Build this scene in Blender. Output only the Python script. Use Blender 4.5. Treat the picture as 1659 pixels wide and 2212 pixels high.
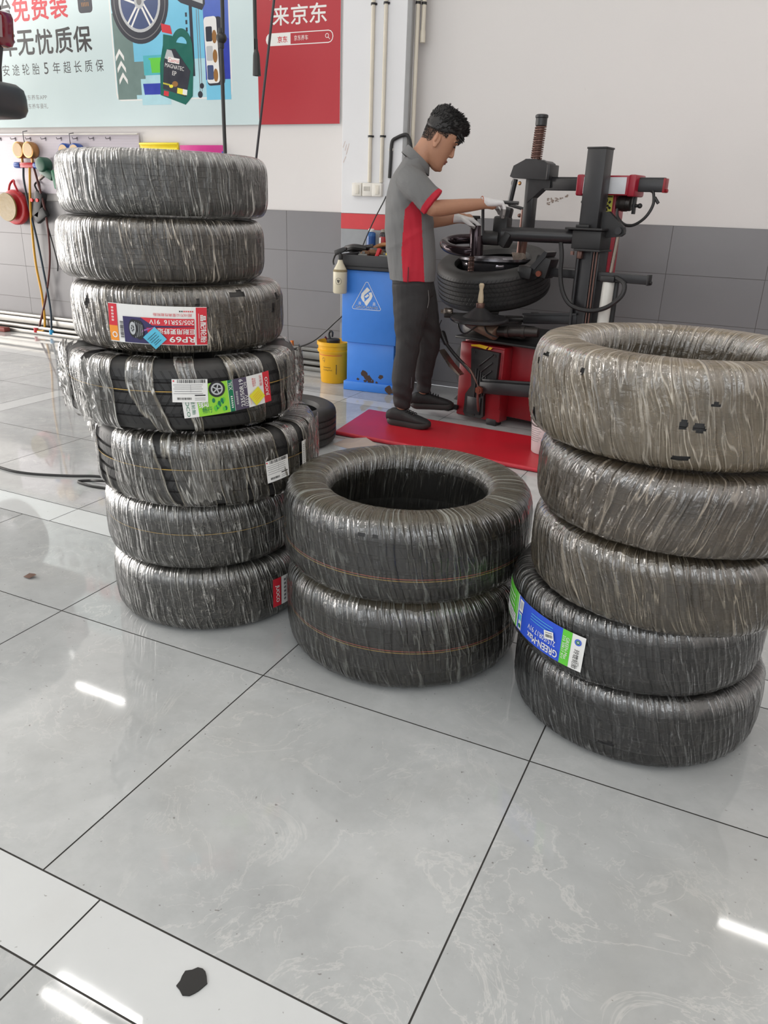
import bpy, bmesh, math, random
import numpy as np
from mathutils import Vector, Matrix, Quaternion
PI = math.pi
SC = bpy.context.scene
COL = SC.collection
for o in list(bpy.data.objects):
    bpy.data.objects.remove(o, do_unlink=True)

# ------------------------------------------------------------------ camera
CAM_LOC = Vector((1.10831, -1.59097, 1.28620))
FWD = Vector((-0.39065596, 0.84337508, -0.36892601))
ROLL = math.radians(2.0208)
FOCAL_PX = 1658.53
cam_d = bpy.data.cameras.new('camera')
cam = bpy.data.objects.new('camera', cam_d)
COL.objects.link(cam)
cam_d.sensor_fit = 'HORIZONTAL'
cam_d.sensor_width = 36.0
cam_d.lens = 36.0 * FOCAL_PX / 1659.0
cam_d.clip_start = 0.02
cam_d.clip_end = 200
_r = FWD.cross(Vector((0, 0, 1))).normalized()
_u = _r.cross(FWD).normalized()
_r2 = _r * math.cos(ROLL) + _u * math.sin(ROLL)
_u2 = -_r * math.sin(ROLL) + _u * math.cos(ROLL)
cam.matrix_world = Matrix(((_r2.x, _u2.x, -FWD.x, CAM_LOC.x), (_r2.y, _u2.y, -FWD.y, CAM_LOC.y),
                           (_r2.z, _u2.z, -FWD.z, CAM_LOC.z), (0, 0, 0, 1)))
SC.camera = cam

# ------------------------------------------------------------------ exposure, sky
SC.view_settings.view_transform = 'Standard'
SC.view_settings.look = 'None'
SC.view_settings.gamma = 1.0
SC.view_settings.use_curve_mapping = False
SC.view_settings.exposure = EXPOSURE = 0.13
world = bpy.data.worlds.new('daylight')
SC.world = world
world.use_nodes = True
_wn = world.node_tree.nodes
_wl = world.node_tree.links
_bg = _wn['Background']
_bg.inputs[0].default_value = (0.93, 0.97, 1.0, 1)
_bg.inputs[1].default_value = 0.75

def area(name, loc, target, sx, sy, power, color):
    d = bpy.data.lights.new(name, 'AREA')
    d.shape = 'RECTANGLE'; d.size = sx; d.size_y = sy
    d.energy = power; d.color = color
    o = bpy.data.objects.new(name, d)
    COL.objects.link(o)
    o.location = loc
    o.rotation_euler = (Vector(target) - Vector(loc)).to_track_quat('-Z', 'Y').to_euler()
    return o
# daylight that comes in through the open bays: the wide one at the left, the shop front behind the camera
area('bay_daylight', (-8.5, 0.9, 2.2), (-2.0, 3.0, 0.9), 6.0, 4.2, 590, (1.0, 0.945, 0.89))
area('front_daylight', (1.0, -6.3, 2.6), (0, 2.5, 0.9), 8.0, 3.0, 130, (0.95, 0.98, 1.0))

# ------------------------------------------------------------------ small helpers
def tag(o, label=None, cat=None, group=None, kind=None):
    if label: o['label'] = label
    if cat: o['category'] = cat
    if group: o['group'] = group
    if kind: o['kind'] = kind
    return o

def thing(name, label, cat, loc=(0, 0, 0), rotz=0.0, group=None):
    o = bpy.data.objects.new(name, None)
    o.empty_display_size = 0.05
    COL.objects.link(o)
    o.location = loc
    o.rotation_euler = (0, 0, rotz)
    return tag(o, label, cat, group)

def catmull(pts, n=8):
    P = [Vector(p) for p in pts]
    if len(P) < 3: return P
    P = [P[0] * 2 - P[1]] + P + [P[-1] * 2 - P[-2]]
    out = []
    for i in range(1, len(P) - 2):
        for k in range(n):
            t = k / n
            a, b, c, d = P[i - 1], P[i], P[i + 1], P[i + 2]
            out.append(0.5 * ((2 * b) + (c - a) * t + (2 * a - 5 * b + 4 * c - d) * t * t + (3 * b - a - 3 * c + d) * t ** 3))
    out.append(P[-2])
    return out

class MB:
    """collects shapes into one mesh"""
    def __init__(s):
        s.v = []; s.f = []; s.m = []
    def add(s, vs, fs, mi=0):
        b = len(s.v)
        s.v += [tuple(v) for v in vs]
        for f in fs:
            s.f.append([i + b for i in f]); s.m.append(mi)
        return s
    def box(s, c, size, rot=None, mi=0, bev=0.0, taper=1.0):
        hx, hy, hz = size[0] / 2, size[1] / 2, size[2] / 2
        b = min(bev, hx * .49, hy * .49, hz * .49)
        R = rot if isinstance(rot, Matrix) else (Matrix.Rotation(rot, 3, 'Z') if rot else Matrix.Identity(3))
        C = Vector(c)
        vs, fs = [], []
        if b <= 0:
            for z in (-hz, hz):
                k = taper if z > 0 else 1
                for x, y in ((-hx, -hy), (hx, -hy), (hx, hy), (-hx, hy)):
                    vs.append(C + R @ Vector((x * k, y * k, z)))
            fs = [(3, 2, 1, 0), (4, 5, 6, 7), (0, 1, 5, 4), (1, 2, 6, 5), (2, 3, 7, 6), (3, 0, 4, 7)]
            return s.add(vs, fs, mi)
        def ring(z, ins, kk):
            r = []
            X, Y = hx * kk - ins, hy * kk - ins
            bb = max(b - ins, b * 0.15)
            for sx, sy, a0 in ((1, 1, 0), (-1, 1, 90), (-1, -1, 180), (1, -1, 270)):
                for da in (0, 45, 90):
                    a = math.radians(a0 + da)
                    r.append(C + R @ Vector((sx * (X - bb) + bb * math.cos(a), sy * (Y - bb) + bb * math.sin(a), z)))
            return r
        k = taper
        rings = [ring(-hz, b, 1), ring(-hz + b * .3, b * .3, 1), ring(-hz + b, 0, 1), ring(hz - b, 0, k), ring(hz - b * .3, b * .3, k), ring(hz, b, k)]
        n = 12
        for r in rings: vs += r
        for i in range(5):
            for j in range(n):
                fs.append((i * n + j, i * n + (j + 1) % n, (i + 1) * n + (j + 1) % n, (i + 1) * n + j))
        fs.append(tuple(range(n - 1, -1, -1))); fs.append(tuple(range(5 * n, 6 * n)))
        return s.add(vs, fs, mi)
    def tube(s, pts, r, n=10, mi=0, cap=True, closed=False):
        P = [Vector(p) for p in pts]
        m = len(P)
        rr = r if hasattr(r, '__len__') else [r] * m
        T = []
        for i in range(m):
            if closed: t = P[(i + 1) % m] - P[i - 1]
            else: t = P[min(i + 1, m - 1)] - P[max(i - 1, 0)]
            T.append(t.normalized() if t.length > 1e-9 else Vector((0, 0, 1)))
        ref = Vector((0, 0, 1)) if abs(T[0].z) < .9 else Vector((1, 0, 0))
        N = (ref - T[0] * ref.dot(T[0])).normalized()
        vs = []
        for i in range(m):
            if i:
                q = T[i - 1].rotation_difference(T[i])
                N = q @ N
                N = (N - T[i] * N.dot(T[i])).normalized()
            B = T[i].cross(N)
            for j in range(n):
                a = 2 * PI * j / n
                vs.append(P[i] + (N * math.cos(a) + B * math.sin(a)) * rr[i])
        fs = []
        for i in range(m if closed else m - 1):
            i2 = (i + 1) % m
            for j in range(n):
                fs.append((i * n + j, i * n + (j + 1) % n, i2 * n + (j + 1) % n, i2 * n + j))
        if cap and not closed:
            fs.append(tuple(range(n - 1, -1, -1))); fs.append(tuple(range((m - 1) * n, m * n)))
        return s.add(vs, fs, mi)
    def cyl(s, a, b, r, n=20, mi=0, r2=None, bev=0.0):
        r2 = r if r2 is None else r2
        a, b = Vector(a), Vector(b)
        if bev > 0:
            d = (b - a).normalized() * bev
            return s.tube([a, a + d * .3, a + d, b - d, b - d * .3, b], [r - bev, r - bev * .3, r, r2, r2 - bev * .3, r2 - bev], n, mi)
        return s.tube([a, b], [r, r2], n, mi)
    def lathe(s, prof, c=(0, 0, 0), axis=(0, 0, 1), n=32, mi=0, closed=False):
        q = Vector((0, 0, 1)).rotation_difference(Vector(axis).normalized())
        C = Vector(c)
        m = len(prof)
        vs = []
        for r, z in prof:
            for j in range(n):
                a = 2 * PI * j / n
                vs.append(C + q @ Vector((r * math.cos(a), r * math.sin(a), z)))
        fs = []
        for i in range(m if closed else m - 1):
            i2 = (i + 1) % m
            for j in range(n):
                fs.append((i * n + j, i * n + (j + 1) % n, i2 * n + (j + 1) % n, i2 * n + j))
        if not closed:
            if prof[0][0] > 1e-6: fs.append(tuple(range(n - 1, -1, -1)))
            if prof[-1][0] > 1e-6: fs.append(tuple(range((m - 1) * n, m * n)))
        return s.add(vs, fs, mi)
    def ell(s, c, rad, rot=None, n=16, m=10, mi=0):
        R = rot if rot is not None else Matrix.Identity(3)
        C = Vector(c)
        vs = [C + R @ Vector((0, 0, -rad[2]))]
        for i in range(1, m):
            th = -PI / 2 + PI * i / m
            for j in range(n):
                a = 2 * PI * j / n
                vs.append(C + R @ Vector((rad[0] * math.cos(th) * math.cos(a), rad[1] * math.cos(th) * math.sin(a), rad[2] * math.sin(th))))
        vs.append(C + R @ Vector((0, 0, rad[2])))
        fs = [(0, 1 + (j + 1) % n, 1 + j) for j in range(n)]
        for i in range(m - 2):
            for j in range(n):
                fs.append((1 + i * n + j, 1 + i * n + (j + 1) % n, 1 + (i + 1) * n + (j + 1) % n, 1 + (i + 1) * n + j))
        L = len(vs) - 1
        b = 1 + (m - 2) * n
        fs += [(L, b + j, b + (j + 1) % n) for j in range(n)]
        return s.add(vs, fs, mi)
    def prism(s, poly, o, ux, uy, depth, mi=0):
        """polygon (x, y) in the plane o + x ux + y uy, thickened along ux x uy by depth (centred)"""
        O, ux, uy = Vector(o), Vector(ux).normalized(), Vector(uy).normalized()
        w = ux.cross(uy) * (depth / 2)
        n = len(poly)
        vs = [O + ux * x + uy * y - w for x, y in poly] + [O + ux * x + uy * y + w for x, y in poly]
        fs = [tuple(range(n - 1, -1, -1)), tuple(range(n, 2 * n))]
        fs += [(i, (i + 1) % n, n + (i + 1) % n, n + i) for i in range(n)]
        return s.add(vs, fs, mi)
    def build(s, name, mats, parent=None, smooth=40, loc=None, rot=None):
        me = bpy.data.meshes.new(name)
        me.from_pydata(s.v, [], s.f)
        if not isinstance(mats, (list, tuple)): mats = [mats]
        for m in mats: me.materials.append(m)
        if len(mats) > 1: me.polygons.foreach_set('material_index', s.m)
        return link(name, me, parent, smooth, loc, rot)

def link(name, me, parent=None, smooth=40, loc=None, rot=None):
    me.update()
    if smooth:
        me.polygons.foreach_set('use_smooth', [True] * len(me.polygons))
        try: me.set_sharp_from_angle(angle=math.radians(smooth))
        except Exception: pass
    o = bpy.data.objects.new(name, me)
    COL.objects.link(o)
    if parent is not None: o.parent = parent
    if loc is not None: o.location = loc
    if rot is not None: o.rotation_euler = rot
    return o

# ------------------------------------------------------------------ materials
def lin(c):
    return tuple(((x / 12.92) if x <= .04045 else ((x + .055) / 1.055) ** 2.4) for x in c)
def rgb(r, g, b):
    return lin((r / 255, g / 255, b / 255))
_mc = {}
def pm(name, col, rough=.5, metal=0.0, var=.12, scale=14.0, bump=0.0, bscale=80.0, coat=0.0, spec=.5, emit=None, sub=0.0):
    """plain procedural material: base colour with a little noise in tone and roughness"""
    if name in _mc: return _mc[name]
    m = bpy.data.materials.new(name); m.use_nodes = True
    nt = m.node_tree; N = nt.nodes; L = nt.links
    b = N['Principled BSDF']
    b.inputs['Roughness'].default_value = rough
    b.inputs['Metallic'].default_value = metal
    b.inputs['Specular IOR Level'].default_value = spec
    b.inputs['Coat Weight'].default_value = coat
    if sub:
        b.inputs['Subsurface Weight'].default_value = sub
        b.inputs['Subsurface Radius'].default_value = (.01, .004, .002)
    tc = N.new('ShaderNodeTexCoord')
    no = N.new('ShaderNodeTexNoise'); no.inputs['Scale'].default_value = scale; no.inputs['Detail'].default_value = 5
    L.new(tc.outputs['Object'], no.inputs['Vector'])
    if var > 0:
        mx = N.new('ShaderNodeMix'); mx.data_type = 'RGBA'
        mx.inputs['A'].default_value = tuple(c * (1 - var) for c in col) + (1,)
        mx.inputs['B'].default_value = tuple(min(1, c * (1 + var)) for c in col) + (1,)
        L.new(no.outputs['Fac'], mx.inputs['Factor'])
        L.new(mx.outputs['Result'], b.inputs['Base Color'])
        mr = N.new('ShaderNodeMapRange')
        mr.inputs['To Min'].default_value = max(.02, rough - .1); mr.inputs['To Max'].default_value = min(1, rough + .1)
        L.new(no.outputs['Fac'], mr.inputs['Value']); L.new(mr.outputs['Result'], b.inputs['Roughness'])
    else:
        b.inputs['Base Color'].default_value = tuple(col) + (1,)
    if bump > 0:
        n2 = N.new('ShaderNodeTexNoise'); n2.inputs['Scale'].default_value = bscale; n2.inputs['Detail'].default_value = 4
        L.new(tc.outputs['Object'], n2.inputs['Vector'])
        bp = N.new('ShaderNodeBump'); bp.inputs['Strength'].default_value = bump; bp.inputs['Distance'].default_value = .004
        L.new(n2.outputs['Fac'], bp.inputs['Height']); L.new(bp.outputs['Normal'], b.inputs['Normal'])
    if emit:
        b.inputs['Emission Color'].default_value = tuple(emit[0]) + (1,)
        b.inputs['Emission Strength'].default_value = emit[1]
    _mc[name] = m
    return m

class NT:
    """terse node-tree writer"""
    def __init__(s, name):
        s.m = bpy.data.materials.new(name); s.m.use_nodes = True
        s.N = s.m.node_tree.nodes; s.L = s.m.node_tree.links
        s.b = s.N['Principled BSDF']; s.out = s.N['Material Output']
    def n(s, typ, ins=None, **kw):
        x = s.N.new('ShaderNode' + typ)
        for k, v in kw.items(): setattr(x, k, v)
        if ins:
            for k, v in ins.items():
                if hasattr(v, 'is_linked') or hasattr(v, 'links'): s.L.new(v, x.inputs[k])
                else: x.inputs[k].default_value = v
        return x
    def math(s, op, a, b=0.0, c=None, clamp=False):
        x = s.n('Math', {0: a, 1: b}, operation=op, use_clamp=clamp)
        if c is not None:
            if hasattr(c, 'links'): s.L.new(c, x.inputs[2])
            else: x.inputs[2].default_value = c
        return x.outputs[0]
    def ramp(s, val, lo, hi, a=0.0, b=1.0):
        return s.n('MapRange', {'Value': val, 'From Min': lo, 'From Max': hi, 'To Min': a, 'To Max': b}).outputs[0]
    def noise(s, vec, scale, detail=3.0, rough=.5, dist=0.0):
        return s.n('TexNoise', {'Vector': vec, 'Scale': scale, 'Detail': detail, 'Roughness': rough, 'Distortion': dist}).outputs['Fac']
    def mix(s, f, a, b):
        x = s.N.new('ShaderNodeMix'); x.data_type = 'RGBA'
        for k, v in (('Factor', f), ('A', a), ('B', b)):
            if hasattr(v, 'links'): s.L.new(v, x.inputs[k])
            else: x.inputs[k].default_value = (tuple(v) + (1,)) if (hasattr(v, '__len__') and len(v) == 3) else v
        return x.outputs['Result']
# ================================================================== room
def marble(name, base, dark, vein, rough, var=1.0):
    t = NT(name)
    g = t.n('NewGeometry').outputs['Position']
    at = t.n('Attribute', attribute_name='tile_random')
    off = t.n('VectorMath', {0: at.outputs['Vector'], 1: (7.3, 3.1, 5.7)}, operation='MULTIPLY').outputs[0]
    p = t.n('VectorMath', {0: g, 1: off}, operation='ADD').outputs[0]
    cl = t.noise(p, 2.6, 6, .6, .4)
    fine = t.noise(p, 16, 6, .65)
    w = t.n('TexNoise', {'Vector': p, 'Scale': 3.2, 'Detail': 7, 'Roughness': .62, 'Distortion': 1.2}).outputs['Fac']
    v = t.math('ABSOLUTE', t.math('SUBTRACT', w, .5))
    vein_m = t.math('MULTIPLY', t.ramp(v, .014, 0.0), t.ramp(t.noise(p, 1.7, 2), .45, .62))
    w2 = t.noise(p, 7.5, 5, .6, .8)
    vein2 = t.math('MULTIPLY', t.ramp(t.math('ABSOLUTE', t.math('SUBTRACT', w2, .48)), .012, 0.0), t.ramp(t.noise(p, 3.1, 2), .5, .6))
    c = t.mix(t.ramp(cl, .3, .72), dark, base)
    c = t.mix(t.math('MULTIPLY', t.ramp(fine, .45, .8), .35 * var), c, tuple(x * .72 for x in dark))
    c = t.mix(t.math('MULTIPLY', vein_m, .5 * var), c, vein)
    c = t.mix(t.math('MULTIPLY', vein2, .36 * var), c, vein)
    spk = t.ramp(t.noise(p, 85, 1), .76, .80)          # scattered grit
    c = t.mix(t.math('MULTIPLY', spk, .55), c, rgb(96, 92, 84))
    stain = t.math('MULTIPLY', t.ramp(t.noise(g, 1.1, 4, .6), .55, .75), .16)
    c = t.mix(stain, c, rgb(150, 140, 122))
    t.L.new(c, t.b.inputs['Base Color'])
    t.L.new(t.math('ADD', t.ramp(t.noise(g, 5, 5, .6), .3, .75, max(.02, rough - .025), rough + .03), 0), t.b.inputs['Roughness'])
    t.b.inputs['Specular IOR Level'].default_value = .5
    return t.m

def wallpaint(name, col, dirt=.5):
    t = NT(name)
    g = t.n('NewGeometry').outputs['Position']
    c = t.mix(t.math('MULTIPLY', t.ramp(t.noise(g, 1.2, 5), .4, .75), .12), col, tuple(x * .85 for x in col))
    mk = t.math('MULTIPLY', t.ramp(t.noise(t.n('VectorMath', {0: g, 1: (1.6, 1.6, .55)}, operation='MULTIPLY').outputs[0], 9, 3, .6), .735, .80), dirt)
    c = t.mix(mk, c, rgb(120, 108, 96))
    t.L.new(c, t.b.inputs['Base Color'])
    t.b.inputs['Roughness'].default_value = .75
    bp = t.n('Bump', {'Strength': .12, 'Distance': .003, 'Height': t.noise(g, 60, 3)})
    t.L.new(bp.outputs[0], t.b.inputs['Normal'])
    return t.m

M_tile = marble('grey marble floor tile', rgb(192, 194, 194), rgb(170, 172, 172), rgb(216, 215, 211), .045, .8)
M_white_tile = marble('white floor border tile', rgb(206, 208, 208), rgb(202, 204, 204), rgb(210, 212, 211), .045, .15)
M_grout = pm('dark grout', rgb(62, 60, 57), .8)
M_wall = wallpaint('white wall paint', rgb(220, 216, 214))
M_pillar = wallpaint('pillar white paint', rgb(226, 226, 228), .7)
M_red_band = pm('red band paint', rgb(204, 62, 68), .6)
M_ceil = pm('white ceiling', rgb(232, 231, 228), .8)

def face_tiles(name, rects, mats, kind='structure', gap=.0025, plane='xy', depth=.006, at=0.0):
    """flat tiles (x0, x1, y0, y1, material) with grout lines between them; one mesh"""
    vs, fs, mi, rnd = [], [], [], []
    rng = random.Random(5)
    for x0, x1, y0, y1, k in rects:
        b = len(vs)
        g = gap
        for x, y in ((x0 + g, y0 + g), (x1 - g, y0 + g), (x1 - g, y1 - g), (x0 + g, y1 - g)):
            vs.append((x, y, at) if plane == 'xy' else (x, at, y))
        fs.append((b, b + 1, b + 2, b + 3)); mi.append(k); rnd.append((rng.random(), rng.random(), rng.random()))
    X0 = min(r[0] for r in rects); X1 = max(r[1] for r in rects); Y0 = min(r[2] for r in rects); Y1 = max(r[3] for r in rects)
    b = len(vs)
    for x, y in ((X0, Y0), (X1, Y0), (X1, Y1), (X0, Y1)):
        vs.append((x, y, at - .0015) if plane == 'xy' else (x, at + .0015, y))
    fs.append((b, b + 1, b + 2, b + 3)); mi.append(len(mats) - 1); rnd.append((0, 0, 0))
    me = bpy.data.meshes.new(name)
    me.from_pydata(vs, [], fs)
    for m in mats: me.materials.append(m)
    me.polygons.foreach_set('material_index', mi)
    a = me.attributes.new('tile_random', 'FLOAT_VECTOR', 'FACE')
    a.data.foreach_set('vector', [c for r in rnd for c in r])
    o = link(name, me, smooth=0)
    return tag(o, kind=kind)

T = .8
rects = []
rows = [(-5.2, -4.2, .195, 0), (-4.2, -3.2, .195, 0), (-3.2, -2.2, .195, 0), (-2.2, -1.2, .195, 0), (-1.2, -1.0, .195, 1), (-1.0, 0, 0, 0), (0, .67, 0, 0), (.67, .87, .195, 1),
        (.87, 1.87, .195, 0), (1.87, 2.87, .195, 0), (2.87, 3.87, .195, 0), (3.87, 4.07, .195, 1), (4.07, 4.99, .195, 0)]
for v0, v1, off, k in rows:
    cuts = [off + i for i in range(-13, 8)]
    if v0 >= .87:
        cuts = [c for c in cuts if not -4.25 < c < -3.7] + [-4.1, -3.9]
    cuts.sort()
    for a, b in zip(cuts[:-1], cuts[1:]):
        kk = 1 if (v0 >= .87 and abs(a + 4.1) < .01) else k
        rects.append((a * T, b * T, v0 * T, v1 * T, kk))
face_tiles('floor', rects, [M_tile, M_white_tile, M_grout], gap=.0019)

# back wall: plaster above, grey tiles below
mb = MB()
mb.box((-2.6, 4.06, 2.5), (13.4, .10, 5.0))
tag(mb.build('wall_back', M_wall, smooth=0), kind='structure')
def dado_mat(name, col):
    t = NT(name)
    g = t.n('NewGeometry').outputs['Position']
    at = t.n('Attribute', attribute_name='tile_random')
    k = t.n('SeparateXYZ', {0: at.outputs['Vector']}).outputs[0]
    c = t.mix(t.ramp(k, 0, 1), tuple(x * .96 for x in col), tuple(x * 1.03 for x in col))
    c = t.mix(t.math('MULTIPLY', t.ramp(t.noise(g, 2.5, 5), .45, .8), .25), c, tuple(x * .8 for x in col))
    t.L.new(c, t.b.inputs['Base Color'])
    t.b.inputs['Roughness'].default_value = .34
    return t.m
M_dado = dado_mat('grey wall tile', rgb(125, 123, 125))
M_dado_grout = pm('wall tile grout', rgb(92, 88, 86), .8)
rects = []
zr = [0.0, .036, .336, .636, .936, 1.236]
for x0, n in ((-2.43 - 12 * .6, 13), (-1.29, 11)):
    for i in range(n):
        for a, b in zip(zr[:-1], zr[1:]):
            xa, xb = x0 + i * .6, x0 + (i + 1) * .6
            if xa > 4.0: continue
            if n == 13 and i == 12: xb = -1.84
            rects.append((xa, min(xb, 4.05), a, b, 0))
rects.append((-1.84, -1.29, 0, 1.236, 0))
face_tiles('trim_1', rects, [M_dado, M_dado_grout], gap=.0016, plane='xz', at=3.998)

# pillar standing proud of the wall
PX0, PX1, PY = -1.853, -1.368, 3.85
mb = MB()
mb.box(((PX0 + PX1) / 2, (PY + 4.0) / 2, 3.12), (PX1 - PX0, 4.0 - PY, 3.77), mi=0, bev=.004)
mb.box(((PX0 + PX1) / 2, (PY + 4.0) / 2, 1.18), (PX1 - PX0 + .001, 4.0 - PY + .001, .107), mi=1)
mb.box(((PX0 + PX1) / 2, (PY + 4.0) / 2, .563), (PX1 - PX0, 4.0 - PY, 1.127), mi=2, bev=.003)
tag(mb.build('wall_pillar', [M_pillar, M_red_band, pm('pillar grey paint', rgb(150, 152, 154), .5)], smooth=0), kind='structure')

mb = MB(); mb.box((-2.6, -1.0, 5.03), (13.4, 10.3, .06))
tag(mb.build('ceiling', M_ceil, smooth=0), kind='structure')
mb = MB(); mb.box((4.15, -1.0, 2.5), (.1, 10.2, 5.0))
tag(mb.build('wall_right', M_wall, smooth=0), kind='structure')
# grey steel profiles along the foot of the wall
M_steel = pm('brushed grey steel', rgb(150, 148, 144), .35, .7)
mb = MB()
mb.box((-5.4, 3.962, .172), (7.0, .06, .028), bev=.004)
mb.box((-5.4, 3.972, .118), (7.0, .04, .06), bev=.004)
mb.box((-5.4, 3.950, .065), (7.0, .085, .03), bev=.005)
mb.box((-5.4, 3.945, .02), (7.0, .10, .036), bev=.005)
tag(mb.build('baseboard_back', M_steel, smooth=30), kind='structure')

# corner channel and conduits at the right edge of the pillar
mb = MB(); mb.box((-1.352, 3.872, 3.1), (.034, .046, 3.8), bev=.004)
tag(mb.build('trim_2', pm('grey cable channel', rgb(150, 150, 150), .5), smooth=30), kind='structure')
M_cream = pm('cream plastic', rgb(216, 208, 192), .5)
M_black_pl = pm('black plastic', rgb(34, 33, 33), .45)
for i, (dx, z0, y) in enumerate(((-1.318, 1.5, 3.905), (-1.285, 2.36, 3.93))):
    mb = MB(); mb.cyl((dx, y, z0), (dx + (.01 if i else 0), y, 5.0), .014, 12)
    o = mb.build('wall_conduit', M_cream)
    tag(o, ['long cream conduit running up the corner beside the grey channel', 'short cream conduit ending high in the corner by the pillar'][i], 'pipe', 'conduits in the corner')
    mb = MB(); mb.cyl((dx, y, 2.55), (dx, y, 2.565), .018, 12)
    mb.build('clip', M_black_pl, o)
    if i:
        mb = MB(); mb.cyl((dx, y, 2.33), (dx, y, 2.40), .018, 12); mb.build('socket', M_cream, o)

# two conduits down the pillar face to the switch plates
for i, x in enumerate((-1.617, -1.522)):
    mb = MB(); mb.cyl((x, PY - .0135, 1.45), (x, PY - .0135, 5.0), .0125, 14)
    o = mb.build('conduit_pipe', M_cream)
    tag(o, ['left one of the two cream conduits on the pillar face', 'right one of the two cream conduits on the pillar face'][i], 'pipe', 'conduits on the pillar')
    for z in (1.745, 2.55):
        mb = MB(); mb.cyl((x, PY - .0135, z), (x, PY - .0135, z + .012), .017, 14); mb.box((x, PY - .004, z + .006), (.045, .008, .012))
        mb.build('clamp', M_black_pl, o)
M_sw = pm('white switch plastic', rgb(226, 222, 214), .4)
for i in range(3):
    x = -1.71 + i * .085
    if i == 2: x = -1.548
    t = thing('switch_box', ['leftmost white switch box on the pillar', 'middle white socket box on the pillar', 'rightmost white switch box on the pillar beside the mechanic'][i], 'switch', (x, PY, 1.40), 0, 'switch boxes on the pillar')
    mb = MB(); mb.box((0, -.018, 0), (.079, .034, .09), bev=.006); mb.build('housing', M_sw, t)
    mb = MB()
    if i == 1:
        for k in range(5): mb.box((-.022 + k * .011, -.0365, .006), (.003, .003, .03))
        mb.build('socket_slots', pm('socket slot grey', rgb(170, 165, 155), .5), t)
    else:
        mb.box((.008, -.038, 0), (.03, .006, .06), bev=.002); mb.build('rocker', pm('rocker white', rgb(214, 208, 196), .35), t)

# LED tubes under the ceiling
M_led = pm('LED tube light', (1, 1, 1), .4, var=0, emit=((1.0, .98, .95), 14.0))
def tube_lamp(x0, x1, y, z, label):
    t = thing('ceiling_light', label, 'light', ((x0 + x1) / 2, y, z), 0, 'LED tubes under the ceiling')
    L = x1 - x0
    mb = MB(); mb.box((0, 0, .045), (L + .04, .05, .03), bev=.004); mb.build('batten', M_sw, t)
    mb = MB(); mb.cyl((-L / 2, 0, .012), (L / 2, 0, .012), .016, 12); mb.build('tube', M_led, t)
    for x in (-L / 2, L / 2):
        mb = MB(); mb.cyl((x, 0, .06), (x, 0, 4.99 - z), .004, 6); mb.build('hanger', M_steel, t)
    d = bpy.data.lights.new('tube_glow', 'AREA'); d.shape = 'RECTANGLE'; d.size = L; d.size_y = .05; d.energy = LAMP_W * L; d.color = (1, .98, .95)
    o = bpy.data.objects.new('tube_glow', d); COL.objects.link(o); o.parent = t; o.location = (0, 0, -.008)
LAMP_W = 4
tube_lamp(-4.75, -4.1, 3.36, 3.6, 'LED tube above the back wall left of the pillar')
tube_lamp(1.70, 2.40, 3.36, 3.6, 'LED tube above the back wall far right')
tube_lamp(-2.3, -1.6, .83, 3.6, 'front tube of the LED pair in the middle of the ceiling')
tube_lamp(-2.3, -1.6, .70, 3.6, 'rear tube of the LED pair in the middle of the ceiling')
for i, (x, y, lab) in enumerate(((-1.1, .77, 'LED tube above the left tyre stack'), (.1, .77, 'LED tube above the middle tyre pair'), (1.4, .77, 'LED tube above the right tyre stack'), (-1.6, -1.2, 'LED tube behind the camera at the left'), (.2, -1.2, 'LED tube above the camera'), (1.9, -1.2, 'LED tube behind the camera at the right'))):
    tube_lamp(x, x + .9, y, 3.6, lab)
# ================================================================== flat graphics (print, stickers, lettering)
_tx = {}
def text_mesh(s, bold=0.0, res=3):
    k = (s, bold, res)
    if k not in _tx:
        c = bpy.data.curves.new('lettering', 'FONT')
        c.body = s; c.size = 1.0; c.resolution_u = res; c.offset = bold
        o = bpy.data.objects.new('lettering', c); COL.objects.link(o)
        dg = bpy.context.evaluated_depsgraph_get(); dg.update()
        me = bpy.data.meshes.new_from_object(o.evaluated_get(dg))
        v = [(p.co.x, p.co.y) for p in me.vertices]; f = [tuple(p.vertices) for p in me.polygons]
        bpy.data.objects.remove(o); bpy.data.curves.remove(c); bpy.data.meshes.remove(me)
        if v:
            x0 = min(p[0] for p in v); x1 = max(p[0] for p in v); y0 = min(p[1] for p in v); y1 = max(p[1] for p in v)
        else: x0 = x1 = y0 = y1 = 0
        _tx[k] = (v, f, (x0, x1, y0, y1))
    return _tx[k]

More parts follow.
